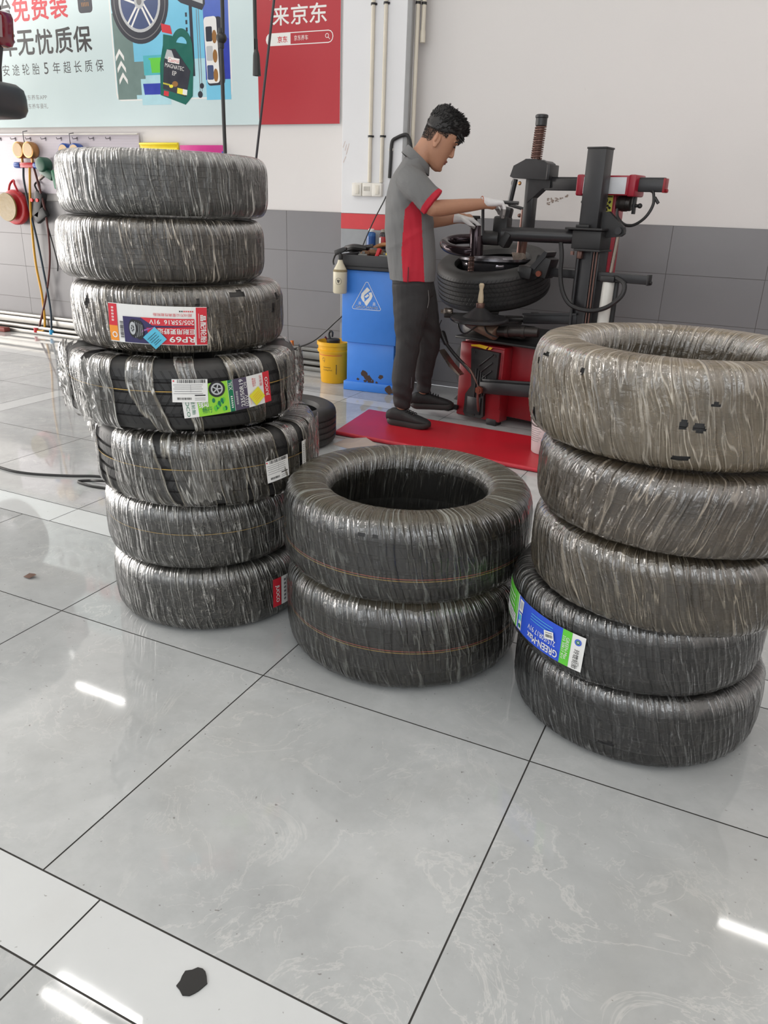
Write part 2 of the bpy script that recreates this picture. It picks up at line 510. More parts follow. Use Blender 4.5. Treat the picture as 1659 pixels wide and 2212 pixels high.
class G:
    def __init__(s): s.g = []
    def add(s, v, f, mi, lay):
        s.g.append((lay, len(s.g), v, f, mi))
    def rect(s, x, y, w, h, mi, lay=0, rot=0.0, nx=None, ny=1):
        nx = nx or max(1, int(w / .02)); ny = ny or 1
        c, sn = math.cos(rot), math.sin(rot)
        v = []
        for j in range(ny + 1):
            for i in range(nx + 1):
                a, b = (i / nx - .5) * w, (j / ny - .5) * h
                v.append((x + a * c - b * sn, y + a * sn + b * c))
        f = [(j * (nx + 1) + i, j * (nx + 1) + i + 1, (j + 1) * (nx + 1) + i + 1, (j + 1) * (nx + 1) + i) for j in range(ny) for i in range(nx)]
        s.add(v, f, mi, lay)
    def poly(s, pts, mi, lay=0): s.add(pts, [tuple(range(len(pts)))], mi, lay)
    def quad(s, a, b, c, d, mi, lay=0, n=14):
        v = []
        for i in range(n + 1):
            k = i / n
            v += [(d[0] + (c[0] - d[0]) * k, d[1] + (c[1] - d[1]) * k), (a[0] + (b[0] - a[0]) * k, a[1] + (b[1] - a[1]) * k)]
        s.add(v, [(2 * i, 2 * i + 2, 2 * i + 3, 2 * i + 1) for i in range(n)], mi, lay)
    def disc(s, x, y, r, mi, lay=0, n=28, ry=None, rot=0):
        ry = ry or r; c, sn = math.cos(rot), math.sin(rot)
        s.poly([(x + r * math.cos(2 * PI * i / n) * c - ry * math.sin(2 * PI * i / n) * sn, y + r * math.cos(2 * PI * i / n) * sn + ry * math.sin(2 * PI * i / n) * c) for i in range(n)], mi, lay)
    def ring(s, x, y, r0, r1, mi, lay=0, n=32, k=1.0, a0=0, a1=2 * PI):
        v = []
        for i in range(n + 1):
            a = a0 + (a1 - a0) * i / n
            v += [(x + r0 * math.cos(a), y + r0 * k * math.sin(a)), (x + r1 * math.cos(a), y + r1 * k * math.sin(a))]
        s.add(v, [(2 * i, 2 * i + 1, 2 * i + 3, 2 * i + 2) for i in range(n)], mi, lay)
    def line(s, pts, w, mi, lay=0, closed=False):
        P = list(pts) + ([pts[0]] if closed else [])
        for (ax, ay), (bx, by) in zip(P[:-1], P[1:]):
            L = math.hypot(bx - ax, by - ay)
            s.rect((ax + bx) / 2, (ay + by) / 2, L + w * .8, w, mi, lay, math.atan2(by - ay, bx - ax))
    def rrect(s, x, y, w, h, r, mi, lay=0, rot=0):
        pts = []
        for sx, sy, a0 in ((1, 1, 0), (-1, 1, 90), (-1, -1, 180), (1, -1, 270)):
            for d in (0, 30, 60, 90):
                a = math.radians(a0 + d)
                pts.append((sx * (w / 2 - r) + r * math.cos(a), sy * (h / 2 - r) + r * math.sin(a)))
        c, sn = math.cos(rot), math.sin(rot)
        s.poly([(x + p * c - q * sn, y + p * sn + q * c) for p, q in pts], mi, lay)
    def text(s, st, x, y, h, mi, lay=1, rot=0.0, w=None, bold=0.012, kx=1.0):
        """lettering centred on x, y; h is the height of the glyph box"""
        v, f, (x0, x1, y0, y1) = text_mesh(st)
        if not v: return
        if bold > .013:
            b = bold * h * .9
            for dx, dy in ((b, 0), (-b, 0), (0, b), (0, -b)): s.text(st, x + dx, y + dy, h - b, mi, lay, rot, (w - b) if w else None, 0, kx)
            return
        k = h / max(y1 - y0, 1e-6)
        kw = (w / (x1 - x0)) if w else k * kx
        c, sn = math.cos(rot), math.sin(rot)
        V = []
        for p, q in v:
            a, b = (p - (x0 + x1) / 2) * kw, (q - (y0 + y1) / 2) * k
            V.append((x + a * c - b * sn, y + a * sn + b * c))
        s.add(V, f, mi, lay)
    def bars(s, x, y, w, h, mi, lay=1, rot=0.0, n=26, seed=1):
        rg = random.Random(seed); c, sn = math.cos(rot), math.sin(rot)
        t = -w / 2
        while t < w / 2:
            b = w / n * rg.choice((.35, .5, .9))
            s.rect(x + (t + b / 2) * c, y + (t + b / 2) * sn, b, h, mi, lay, rot, nx=1)
            t += b + w / n * rg.choice((.3, .5, .8))
    def build(s, name, mats, fn, parent=None, step=.00015):
        V, F, M, done = [], [], [], []
        for lay, q, v, f, mi in sorted(s.g, key=lambda t: (t[0], t[1])):
            xs = [p[0] for p in v]; ys = [p[1] for p in v]
            bb = (min(xs), max(xs), min(ys), max(ys))
            d = 0                       # one paint film above everything it overlaps
            for b2, d2 in done:
                if d2 >= d and bb[0] < b2[1] and bb[1] > b2[0] and bb[2] < b2[3] and bb[3] > b2[2]: d = d2 + 1
            done.append((bb, d))
            b = len(V)
            V += [fn(p[0], p[1], d * step) for p in v]
            F += [[i + b for i in t] for t in f]; M += [mi] * len(f)
        me = bpy.data.meshes.new(name)
        me.from_pydata(V, [], F)
        for m in mats: me.materials.append(m)
        me.polygons.foreach_set('material_index', M)
        return link(name, me, parent, smooth=0)

def ink(name, r, g, b, rough=.45): return pm('ink ' + name, rgb(r, g, b), rough, var=.04, scale=6)
I_white = ink('paper white', 232, 231, 228); I_black = ink('black', 34, 33, 36); I_red = ink('red', 208, 44, 58)
I_orange = ink('orange', 240, 150, 50); I_blue = ink('sticker blue', 92, 190, 220); I_navy = ink('navy', 52, 46, 92)
I_green = ink('green', 98, 200, 60); I_dgreen = ink('deep green', 22, 118, 82); I_yellow = ink('yellow', 232, 222, 62)
I_purple = ink('plum grey', 84, 76, 96); I_royal = ink('royal blue', 44, 84, 206); I_grey = ink('grey', 120, 120, 122)
I_leaf = ink('leaf green', 150, 214, 62); I_pink = ink('violet', 150, 90, 160); I_lgrey = ink('light grey', 186, 188, 190)

# ================================================================== tyres
def rubber(name, tread=True, col=rgb(34, 33, 33), bstr=.9):
    t = NT(name)
    P = t.n('TexCoord').outputs['Object']
    s = t.n('SeparateXYZ', {0: P})
    ang = t.math('ARCTAN2', s.outputs[1], s.outputs[0])
    z = s.outputs[2]
    c = t.mix(t.ramp(t.noise(P, 7, 5), .35, .75), col, tuple(x * 1.9 for x in col))
    t.L.new(c, t.b.inputs['Base Color'])
    t.b.inputs['Roughness'].default_value = .52
    if tread:
        a = t.math('SINE', t.math('ADD', t.math('MULTIPLY', ang, 88.0), t.math('MULTIPLY', t.math('PINGPONG', z, .06), 150.0)))
        h = t.ramp(a, .80, .95, 1.0, 0.0)
        bp = t.n('Bump', {'Strength': bstr, 'Distance': .004, 'Height': h})
        t.L.new(bp.outputs[0], t.b.inputs['Normal'])
    return t.m
M_tread = rubber('tyre tread rubber', True, rgb(36, 35, 35))
M_tread2 = rubber('tyre tread under film', True, rgb(36, 35, 35), .12)
M_side = rubber('tyre sidewall rubber', False, rgb(40, 39, 38))

def film_mat(name, milk=rgb(206, 204, 198), base=.05, streak=.8, dust=.06, dustcol=rgb(150, 140, 120), gap=None, twist=.5, gloss=1.2, K=16.0, seed=0.0, rough=.16, top=0.0, rin=.215, bunch_glint=.75, inner_glint=0.0):
    """stretch film: clear with drawn threads, crinkles, dust, and the sheen of plastic"""
    t = NT(name)
    P = t.n('TexCoord').outputs['Object']
    s = t.n('SeparateXYZ', {0: P})
    x, y, z = s.outputs
    N0 = t.n('NewGeometry').outputs['Normal']
    nz = t.n('SeparateXYZ', {0: N0}).outputs[2]
    r = t.math('SQRT', t.math('ADD', t.math('MULTIPLY', x, x), t.math('MULTIPLY', y, y)))
    ang = t.math('ADD', t.math('ARCTAN2', y, x), t.math('MULTIPLY', z, twist))
    ang = t.math('ADD', ang, t.math('MULTIPLY', t.math('SUBTRACT', t.noise(P, 6, 2), .5), .12))
    cx, sx = t.math('COSINE', ang), t.math('SINE', ang)
    def dvec(k, kz):
        return t.n('CombineXYZ', {0: t.math('MULTIPLY', cx, k), 1: t.math('MULTIPLY', sx, k), 2: t.math('MULTIPLY_ADD', z, kz, seed)}).outputs[0]
    def away(v, c=.5): return t.math('ABSOLUTE', t.math('SUBTRACT', v, c))
    n1 = t.noise(dvec(K, 4), 1.0, 1.5, .5, .15); n2 = t.noise(dvec(K * 2.6, 7), 1.0, 1.5, .5, .25); n3 = t.noise(dvec(4.5, 3), 1.0, 2, .5)
    n5 = t.noise(dvec(K * 5.5, 12), 1.0, 1, .5, .2)
    Ps = t.n('VectorMath', {0: P, 1: (seed, seed * .7, 0)}, operation='ADD').outputs[0]
    crk = t.noise(Ps, 26, 3, .55, 1.6); crk2 = t.noise(Ps, 60, 3, .6, 1.0)
    l1 = t.ramp(away(n1), .022, .004); l2 = t.ramp(away(n2, .52), .030, .004); l5 = t.ramp(n5, .60, .72); l4 = t.ramp(away(crk), .016, .002)
    br = t.ramp(n3, .36, .66)
    pat = t.ramp(t.noise(Ps, 5.5, 3), .42, .62)
    cl = t.ramp(t.noise(Ps, 9, 6, .62), .36, .70)
    thr = t.math('ADD', t.math('MULTIPLY', l1, .9), t.math('ADD', t.math('MULTIPLY', l2, .55), t.math('MULTIPLY', l5, .38)))
    op = t.math('MULTIPLY', thr, t.math('MULTIPLY_ADD', br, .85, .2))
    op = t.math('MULTIPLY_ADD', t.math('MULTIPLY', l4, pat), .7, op)
    sh = t.ramp(away(nz, .55), .40, .12)                       # bunched film, and highlights painted as milky marks, on the upper shoulder
    op = t.math('MULTIPLY_ADD', t.math('MULTIPLY', sh, t.ramp(t.math('ADD', t.math('MULTIPLY', l5, .6), crk2), .46, .90)), bunch_glint, op)
    op = t.math('MULTIPLY_ADD', op, streak, base)
    op = t.math('MULTIPLY_ADD', cl, dust, op)
    if top > 0: op = t.math('MULTIPLY_ADD', t.ramp(nz, .55, .95), t.math('MULTIPLY_ADD', cl, top * .35, top * .65), op)
    op = t.math('MULTIPLY', op, t.ramp(r, rin, rin + .03, .55, 1.0))
    if inner_glint > 0: op = t.math('MULTIPLY_ADD', t.math('MULTIPLY', t.ramp(away(r, rin + .022), .022, .006), t.math('MULTIPLY', t.ramp(nz, .05, .4), t.ramp(t.math('ADD', t.math('MULTIPLY', l5, .5), crk2), .42, .8))), inner_glint, op)  # glints of overhead light painted on crinkles round the hole's rim
    gm = None
    if gap is not None:
        gv = t.noise(dvec(5.2, 1.4), 1.0, 1, .4)
        gm = t.ramp(gv, gap - .004, gap + .004)
        op = t.math('MULTIPLY_ADD', t.ramp(away(gv, gap + .012), .018, 0.0), .5, op)
    op = t.math('MINIMUM', t.math('MAXIMUM', op, 0), .92)
    h = t.math('ADD', t.math('MULTIPLY', t.ramp(away(n1), .10, 0.0), .55), t.math('ADD', t.math('MULTIPLY', n3, .9), t.math('ADD', t.math('MULTIPLY', n2, .5), t.math('ADD', t.math('MULTIPLY', crk, .5), t.math('MULTIPLY', n5, .18)))))
    bp = t.n('Bump', {'Strength': .8, 'Distance': .008, 'Height': h}).outputs[0]
    thm = t.math('MINIMUM', thr, 1.0)
    c = t.mix(thm, t.mix(cl, dustcol, tuple(q * .8 for q in dustcol)), milk)
    t.L.new(c, t.b.inputs['Base Color'])
    t.b.inputs['Roughness'].default_value = .4
    t.L.new(bp, t.b.inputs['Normal'])
    tr = t.n('BsdfTransparent')
    m1 = t.n('MixShader', {0: op, 1: tr.outputs[0], 2: t.b.outputs[0]})
    fr = t.n('Fresnel', {'IOR': 1.5, 'Normal': bp}).outputs[0]
    gl = t.n('BsdfGlossy', {'Roughness': rough, 'Color': (1, 1, 1, 1), 'Normal': bp})
    fk = t.math('MULTIPLY', fr, t.math('MULTIPLY_ADD', sh, gloss * 2.2, gloss))
    if top > 0: fk = t.math('MULTIPLY', fk, t.ramp(nz, .7, .95, 1.0, .25))
    m2 = t.n('MixShader', {0: t.math('MINIMUM', fk, .9), 1: m1.outputs[0], 2: gl.outputs[0]})
    last = m2.outputs[0]
    if gm is not None:
        tr2 = t.n('BsdfTransparent')
        last = t.n('MixShader', {0: gm, 1: tr2.outputs[0], 2: last}).outputs[0]
    t.L.new(last, t.out.inputs['Surface'])
    return t.m

def pnoise(u, v, gu, gv, seed, wrapv=True):
    """smooth value noise, periodic over u, v in 0..1"""
    rg = np.random.default_rng(seed)
    g = rg.random((gu, gv))
    U = (u % 1.0) * gu; V = (v % 1.0) * gv
    i = np.floor(U).astype(int); j = np.floor(V).astype(int)
    a = U - i; b = V - j
    a = a * a * (3 - 2 * a); b = b * b * (3 - 2 * b)
    i0, i1, j0, j1 = i % gu, (i + 1) % gu, j % gv, (j + 1) % gv
    return (g[i0, j0] * (1 - a) + g[i1, j0] * a) * (1 - b) + (g[i0, j1] * (1 - a) + g[i1, j1] * a) * b

def section(t, rc, a, b, n=3.4):
    c, s = np.cos(t), np.sin(t)
    return rc + a * np.sign(c) * np.abs(c) ** (2 / n), b * np.sign(s) * np.abs(s) ** (2 / n)

class Tyre: pass
def carcass(parent, R, Rin, w, mats=None, name='tyre_casing', grooves=4, n=96, gd=.007):
    """U-shaped tyre section turned round, with circumferential grooves"""
    b = w / 2
    out = []
    hw = b * .80
    out.append((Rin + .004, -b * .62)); out.append((Rin, -b * .78)); out.append((Rin + .012, -b * .86))
    out.append((Rin + (R - Rin) * .35, -b * .97)); out.append((Rin + (R - Rin) * .6, -b)); out.append((R - .030, -b * .97)); out.append((R - .012, -b * .90)); out.append((R - .004, -b * .82))
    zs = np.linspace(-hw, hw, grooves + 2)
    prev = -hw
    for g in zs[1:-1]:
        out += [(R - .001 + .001, g - .006), (R - gd, g - .004), (R - gd, g + .004), (R, g + .006)]
    up = [(R - .004, b * .82), (R - .012, b * .90), (R - .030, b * .97), (Rin + (R - Rin) * .6, b), (Rin + (R - Rin) * .35, b * .97), (Rin + .012, b * .86), (Rin, b * .78), (Rin + .004, b * .62)]
    out += up
    inn = [(Rin + .016, b * .56), (Rin + (R - Rin) * .5, b * .90), (R - .034, b * .78), (R - .018, b * .6), (R - .018, -b * .6), (R - .034, -b * .78), (Rin + (R - Rin) * .5, -b * .90), (Rin + .016, -b * .56)]
    rc_, a_ = (R + Rin) / 2, (R - Rin) / 2 + .004
    def inside(r, z):                # rounded like the outline of the tyre, no square shoulders
        k = max(0.0, 1 - abs(min(1, abs(r - rc_) / a_)) ** 3.4) ** (1 / 3.4) * b * .985
        return (r, max(-k, min(k, z)) + b)
    prof = [inside(r, z) for r, z in out] + [(r, z + b) for r, z in inn]
    m = MB()
    m.lathe(prof, n=n, closed=True)
    i0, i1 = 7, 8 + 4 * grooves
    mi = []
    for i in range(len(prof)):
        mi += [1 if i0 <= i < i1 else 0] * n
    m.m = mi
    return m.build(name, mats or [M_side, M_tread], parent, smooth=32)

def film_mesh(parent, R, Rin, w, mat, amp=.0022, seed=1, slant=.25, holes=(), NU=460, NV=72, lump=.0025, name='plastic_wrap', folds=64):
    rc, a, b = (R + Rin) / 2, (R - Rin) / 2, w / 2
    u = np.linspace(0, 1, NU, endpoint=False)[:, None]
    v = np.linspace(0, 1, NV, endpoint=False)[None, :]
    td = np.linspace(0, 2 * PI, 4001)
    rd, zd = section(td, rc, a, b)
    al = np.concatenate([[0], np.cumsum(np.hypot(np.diff(rd), np.diff(zd)))])
    t = np.interp(v[0] * al[-1], al, td)[None, :]       # even spacing along the section
    r, z = section(t, rc, a, b)
    # outward normal of the section
    dr, dz = np.gradient(np.concatenate([r, r, r], 1), axis=1)[:, NV:2 * NV], np.gradient(np.concatenate([z, z, z], 1), axis=1)[:, NV:2 * NV]
    L = np.sqrt(dr ** 2 + dz ** 2) + 1e-9
    nr, nz = dz / L, -dr / L
    uu = u + slant * .04 * np.sin(t) + v * 0
    n1 = pnoise(uu, v + 0 * u, folds, 3, seed); n2 = pnoise(uu * 1.0, v + 0 * u, folds * 2 + 9, 5, seed + 1); n3 = pnoise(u + 0 * v, v + 0 * u, 13, 4, seed + 2)
    ridge = lambda q: (1 - np.abs(2 * q - 1)) ** 3
    d = amp * (ridge(n1) * 1.1 + ridge(n2) * .7) + lump * (n3 - .4)
    d = d * (1 - .92 * np.abs(nz) ** 3)
    rr = r + nr * d; zz = z + nz * d
    ph = u * 2 * PI
    X = np.stack([rr * np.cos(ph), rr * np.sin(ph), zz + b], -1).reshape(-1, 3)
    keep = np.ones((NU, NV), bool)
    for (hp, hz, hw, hh) in holes:                 # torn places: angle (degrees), height, half sizes in metres
        da = ((np.degrees(ph) - hp + 180) % 360 - 180) * PI / 180 * R
        q = (da / hw) ** 2 + ((z + b - hz) / hh) ** 2 + (pnoise(u + 0 * v, v + 0 * u, 230, 60, seed + 7) - .5) * 1.1
        keep &= ~((q < 1) & (r > rc - a * .3))
    I, J = np.meshgrid(np.arange(NU), np.arange(NV), indexing='ij')
    I2, J2 = (I + 1) % NU, (J + 1) % NV
    F = np.stack([I * NV + J, I2 * NV + J, I2 * NV + J2, I * NV + J2], -1)[keep]
    me = bpy.data.meshes.new(name)
    me.from_pydata(X.tolist(), [], F.tolist())
    me.materials.append(mat)
    return link(name, me, parent, smooth=180)

def on_tyre(R, Rin, w, phi0, z0, extra=.004, rot=0.0):
    """maps label coordinates on to the outside of a tyre"""
    rc, a, b, n = (R + Rin) / 2, (R - Rin) / 2, w / 2, 3.4
    cr, sr = math.cos(rot), math.sin(rot)
    def fn(x, y, off):
        X, Y = x * cr - y * sr, x * sr + y * cr
        zz = min(.97, abs((z0 + Y - b) / b))
        r = rc + a * (1 - zz ** n) ** (1 / n)
        p = math.radians(phi0) + X / R
        q = r + extra + off
        return (q * math.cos(p), q * math.sin(p), z0 + Y)
    return fn

def tread_line(parent, R, z, mat, hw=.0012, name='tread_line'):
    m = MB(); m.lathe([(R + .0012, z - hw), (R + .0016, z + hw)], n=120)
    m.f = m.f[:-2]; m.m = m.m[:-2]
    return m.build(name, mat, parent, smooth=180)

def flap(parent, R, w, p0, p1, z0, z1, mat, seed, out=.02, nu=26, nv=14):
    """loose crumpled end of the film standing off the tyre"""
    rg = np.random.default_rng(seed)
    vs, fs = [], []
    for i in range(nu + 1):
        for j in range(nv + 1):
            p = math.radians(p0 + (p1 - p0) * i / nu); z = z0 + (z1 - z0) * j / nv
            k = max(0.0, math.sin(PI * i / nu)) ** .5
            q = R + .006 + (out * (rg.random() * .8 + .2)) * k * (.5 + .5 * math.sin(PI * j / nv))
            vs.append((q * math.cos(p), q * math.sin(p), z + (rg.random() - .5) * .006 + (rg.random() - .5) * .02 * (j in (0, nv))))
    for i in range(nu):
        for j in range(nv):
            a = i * (nv + 1) + j
            fs.append((a, a + nv + 1, a + nv + 2, a + 1))
    me = bpy.data.meshes.new('loose_film'); me.from_pydata(vs, [], fs); me.materials.append(mat)
    return link('loose_film', me, parent, smooth=60)

F_clear = film_mat('film clear wide strips', base=.04, streak=.55, dust=.05, gap=.47, K=15, rough=.10, seed=3.0)
F_clear2 = film_mat('film clear strips', base=.04, streak=.55, dust=.05, gap=.455, K=14, rough=.10, seed=8.0)
F_grey = film_mat('film grey streaks', rough=.24, gloss=1.0, base=.04, streak=.60, dust=.05, dustcol=rgb(160, 156, 144), K=20, seed=1.0)
F_grey2 = film_mat('film dusty grey streaks', rough=.24, gloss=1.0, base=.04, streak=.60, dust=.08, milk=rgb(206, 196, 182), dustcol=rgb(146, 132, 112), K=19, seed=5.0)
F_grey3 = film_mat('film torn dusty streaks', rough=.24, gloss=1.0, base=.05, streak=.60, dust=.10, milk=rgb(206, 196, 180), dustcol=rgb(140, 124, 100), K=17, seed=11.0)
F_dark = film_mat('film dark tight', base=.016, streak=.32, dust=.035, gloss=1.0, milk=rgb(164, 166, 158), dustcol=rgb(128, 116, 94), K=17, seed=2.0, twist=.6, top=.42, rin=.228, inner_glint=.6)
F_dust = film_mat('film brown dust', base=.30, streak=.30, dust=.30, milk=rgb(184, 174, 158), dustcol=rgb(144, 128, 104), K=13, seed=4.0, twist=.8, rin=.212, top=.2, inner_glint=.3)
F_dust2 = film_mat('film brown dust thin', base=.12, streak=.34, dust=.18, milk=rgb(186, 172, 154), dustcol=rgb(132, 114, 92), K=14, seed=6.0, twist=-.9)
F_dust3 = film_mat('film brown dust thinner', base=.11, streak=.36, dust=.18, milk=rgb(186, 174, 154), dustcol=rgb(128, 112, 88), K=15, seed=13.0, twist=1.0)
F_black = film_mat('film black tight', base=.012, streak=.36, dust=.018, gloss=1.0, milk=rgb(170, 170, 168), dustcol=rgb(120, 114, 104), K=16, seed=7.0, twist=.8)
F_loose = film_mat('film loose crumpled', base=.09, streak=.5, dust=.08, milk=rgb(226, 224, 218), dustcol=rgb(190, 184, 172), K=20, seed=9.0, rin=.1)
M_line_y = pm('yellow tread paint', rgb(196, 160, 84), .7)
M_line_r = pm('red tread paint', rgb(190, 104, 84), .7)

def wrapped(label, c, z0, R, Rin, w, film, seed, group, tilt=(0, 0), **kw):
    t = thing('wrapped_tyre', label, 'tyre', (c[0], c[1], z0), 0, group)
    t.rotation_euler = (math.radians(tilt[0]), math.radians(tilt[1]), 0)
    carcass(t, R - .006, Rin + .006, w - .008, [M_side, M_tread if film in (F_clear, F_clear2) else M_tread2], gd=.007 if film in (F_clear, F_clear2) else .0018).location = (0, 0, .004)
    film_mesh(t, R, Rin, w, film, seed=seed, **kw)
    q = Tyre(); q.o = t; q.R = R; q.Rin = Rin; q.w = w
    return q

GL, GM_, GR = 'film-wrapped tyres in the tall left stack', 'film-wrapped tyres in the low middle stack', 'film-wrapped tyres in the right stack'
L1 = wrapped('grey wrapped tyre on the floor at the bottom of the left stack', (-.459, .382), .001, .328, .205, .214, F_grey, 11, GL)
L2 = wrapped('grey wrapped tyre second from the floor in the left stack', (-.475, .37), .217, .318, .205, .214, F_grey, 12, GL)
L3 = wrapped('black tyre in clear film strips with one white shipping sticker, third from the floor', (-.457, .384), .434, .352, .235, .222, F_clear2, 13, GL, amp=.004, lump=.006, folds=40)
L4 = wrapped('fattest tyre of the left stack, loose clear film and a 235/50R19 label', (-.502, .347), .667, .353, .238, .210, F_clear, 14, GL, amp=.0045, lump=.008, folds=36)
L5 = wrapped('wrapped tyre with red and white 205/55R16 label and blue square sticker, left stack', (-.506, .344), .886, .312, .205, .180, F_grey3, 15, GL, holes=[(-104, .128, .010, .018), (-20, .155, .03, .010), (8, .11, .008, .016), (-42, .135, .006, .012), (14, .14, .012, .01)], amp=.0028)
L6 = wrapped('wrapped tyre second from the top of the left stack', (-.536, .319), 1.071, .296, .19, .168, F_grey2, 16, GL)
L7 = wrapped('topmost wrapped tyre of the tall left stack', (-.523, .33), 1.241, .296, .19, .166, F_grey, 17, GL)
M1 = wrapped('dark wrapped tyre lying on the floor under the big one in the middle', (.25, .435), .001, .368, .228, .274, F_dark, 21, GM_)
M2 = wrapped('big dark wrapped tyre with open hole on top of the middle pair', (.249, .434), .278, .376, .231, .254, F_dark, 22, GM_, holes=[(-86, .205, .010, .006), (-80, .205, .008, .006), (-138, .20, .006, .008)], lump=.002)
R1 = wrapped('black wrapped tyre on the floor at the bottom of the right stack', (.978, .405), .001, .328, .205, .212, F_black, 31, GR, holes=[(-92, .06, .02, .007)])
R2 = wrapped('black wrapped tyre with blue and green label in the right stack', (.950, .392), .212, .330, .205, .196, F_black, 32, GR)
R3 = wrapped('brownish wrapped tyre in the middle of the right stack', (1.003, .352), .413, .332, .21, .190, F_dust3, 33, GR, amp=.003)
R4 = wrapped('dusty wrapped tyre second from the top of the right stack', (1.003, .342), .609, .334, .21, .180, F_dust2, 34, GR, amp=.003)
R5 = wrapped('topmost dusty brown wrapped tyre of the right stack with torn film', (.962, .365), .792, .340, .215, .226, F_dust, 35, GR, amp=.003, NU=900, NV=120,
             holes=[(-150, .045, .013, .017), (-81, .105, .010, .014), (-76, .10, .014, .010), (-80, .035, .02, .006), (-145, .19, .012, .005), (-152, .17, .005, .008), (-150, .15, .005, .005), (-120, .18, .006, .008), (-165, .06, .006, .01), (-72, .15, .01, .005)])
for t_, zf in ((M1, .50), (M2, .34)):
    tread_line(t_.o, t_.R - .004, t_.w * zf, M_line_y); tread_line(t_.o, t_.R - .004, t_.w * zf + .006, M_line_r)
tread_line(L2.o, L2.R - .004, .125, M_line_y); tread_line(L3.o, L3.R - .004, .125, M_line_y); tread_line(L4.o, L4.R - .004, .125, M_line_y)
flap(L4.o, .353, .216, -150, -118, .03, .21, F_loose, 3, .022)
flap(L4.o, .353, .216, 5, 40, .02, .20, F_loose, 4, .018)
flap(L4.o, .353, .216, -106, -92, .02, .2, F_loose, 6, .012, nu=10)
flap(L3.o, .352, .226, -150, -132, .15, .225, F_loose, 5, .016, nu=12, nv=8)
flap(L3.o, .352, .226, 8, 30, .02, .22, F_loose, 8, .014, nu=12, nv=10)
flap(L3.o, .352, .226, -60, -47, .03, .2, F_loose, 9, .009, nu=10)

# ---- the old bare tyre behind the left stack
t = thing('bare_tyre', 'bare worn black tyre lying on the floor behind the left stack', 'tyre', (-1.26, 2.10, .001))
carcass(t, .30, .19, .215, name='tyre_casing', grooves=4)

# ---- stickers and labels
def label_L5():
    g = G(); W, H = .27, .104
    k = W / 685.0
    X = lambda x: (x - 662.5) * k
    Y = lambda y: -(y - 312.5) * k
    mats = [I_white, I_red, I_orange, I_navy, I_black, I_purple, I_pink, I_lgrey]
    g.rect(0, 0, W, H, 0, 0)
    g.rect(X(355), Y(260), 68 * k, 150 * k, 1, 1); g.rect(X(355), Y(385), 68 * k, 105 * k, 2, 1)
    for q in range(5): g.rect(X(355), Y(212 + q * 21), 17 * k, 12 * k, 0, 2); g.rect(X(355), Y(212 + q * 21), 9 * k, 4 * k, 1, 3)
    g.ring(X(362), Y(395), 13 * k, 21 * k, 0, 2)
    g.bars(X(420), Y(358), 112 * k, 26 * k, 4, 2, rot=PI / 2, seed=3)
    g.text('超10万公里高性能轮胎', X(775), Y(238), 20 * k, 1, 2, rot=PI, w=255 * k)
    for q in range(7): g.rect(X(825 + q * 14), Y(212), 9 * k, 9 * k, 4 if q < 2 else 1, 2)
    g.rect(X(676), Y(352), 485 * k, 178 * k, 3, 1)
    g.quad((X(560), Y(262)), (X(918), Y(262)), (X(918), Y(312)), (X(640), Y(312)), 1, 2)
    g.quad((X(600), Y(330)), (X(918), Y(316)), (X(918), Y(441)), (X(620), Y(441)), 1, 2)
    g.quad((X(575), Y(345)), (X(690), Y(310)), (X(640), Y(330)), (X(560), Y(365)), 6, 3, 5)
    g.disc(X(505), Y(340), 30 * k, 4, 4, ry=62 * k); g.disc(X(548), Y(350), 34 * k, 4, 3, ry=66 * k); g.rect(X(526), Y(344), 44 * k, 124 * k, 4, 3)
    for q in range(5): g.rect(X(520 + q * 12), Y(348), 2.6 * k, (112 - q * 10) * k, 7, 5)
    g.ring(X(503), Y(340), 12 * k, 22 * k, 7, 5, k=2.0)
    for q in range(5): g.line([(X(503), Y(340)), (X(503 + 20 * math.cos(q * 1.256)), Y(340 + 42 * math.sin(q * 1.256)))], 4 * k, 7, 5)
    g.text('205/55R16  91V', X(768), Y(287), 30 * k, 0, 4, rot=PI, w=295 * k, bold=.02)
    g.text('巨耐用更舒适', X(795), Y(350), 38 * k, 0, 4, rot=PI, w=245 * k, bold=.02)
    g.text('RP69', X(835), Y(404), 40 * k, 0, 4, rot=PI, w=170 * k, bold=.035)
    g.rect(X(968), Y(312), 74 * k, 256 * k, 1, 3)
    g.text('晶配轮胎', X(978), Y(330), 40 * k, 0, 4, rot=-PI / 2, w=190 * k, bold=.02)
    g.rect(X(948), Y(310), 3 * k, 170 * k, 0, 4)
    return g, mats
g, mats = label_L5()
g.build('label', mats, on_tyre(L5.R, L5.Rin, L5.w, -62.6, .081, .0065, rot=-.02), L5.o)
g = G(); g.rect(0, 0, .044, .044, 0, 0)
for i, (a, b) in enumerate(((.03, .010), (.026, .004), (.03, -.002), (.02, -.008), (.024, -.013))): g.rect(-.002, b, a, .0012, 1, 1)
g.build('blue_sticker', [I_blue, I_black], on_tyre(L5.R, L5.Rin, L5.w, -63.3, .047, .0115, rot=math.radians(42)), L5.o)

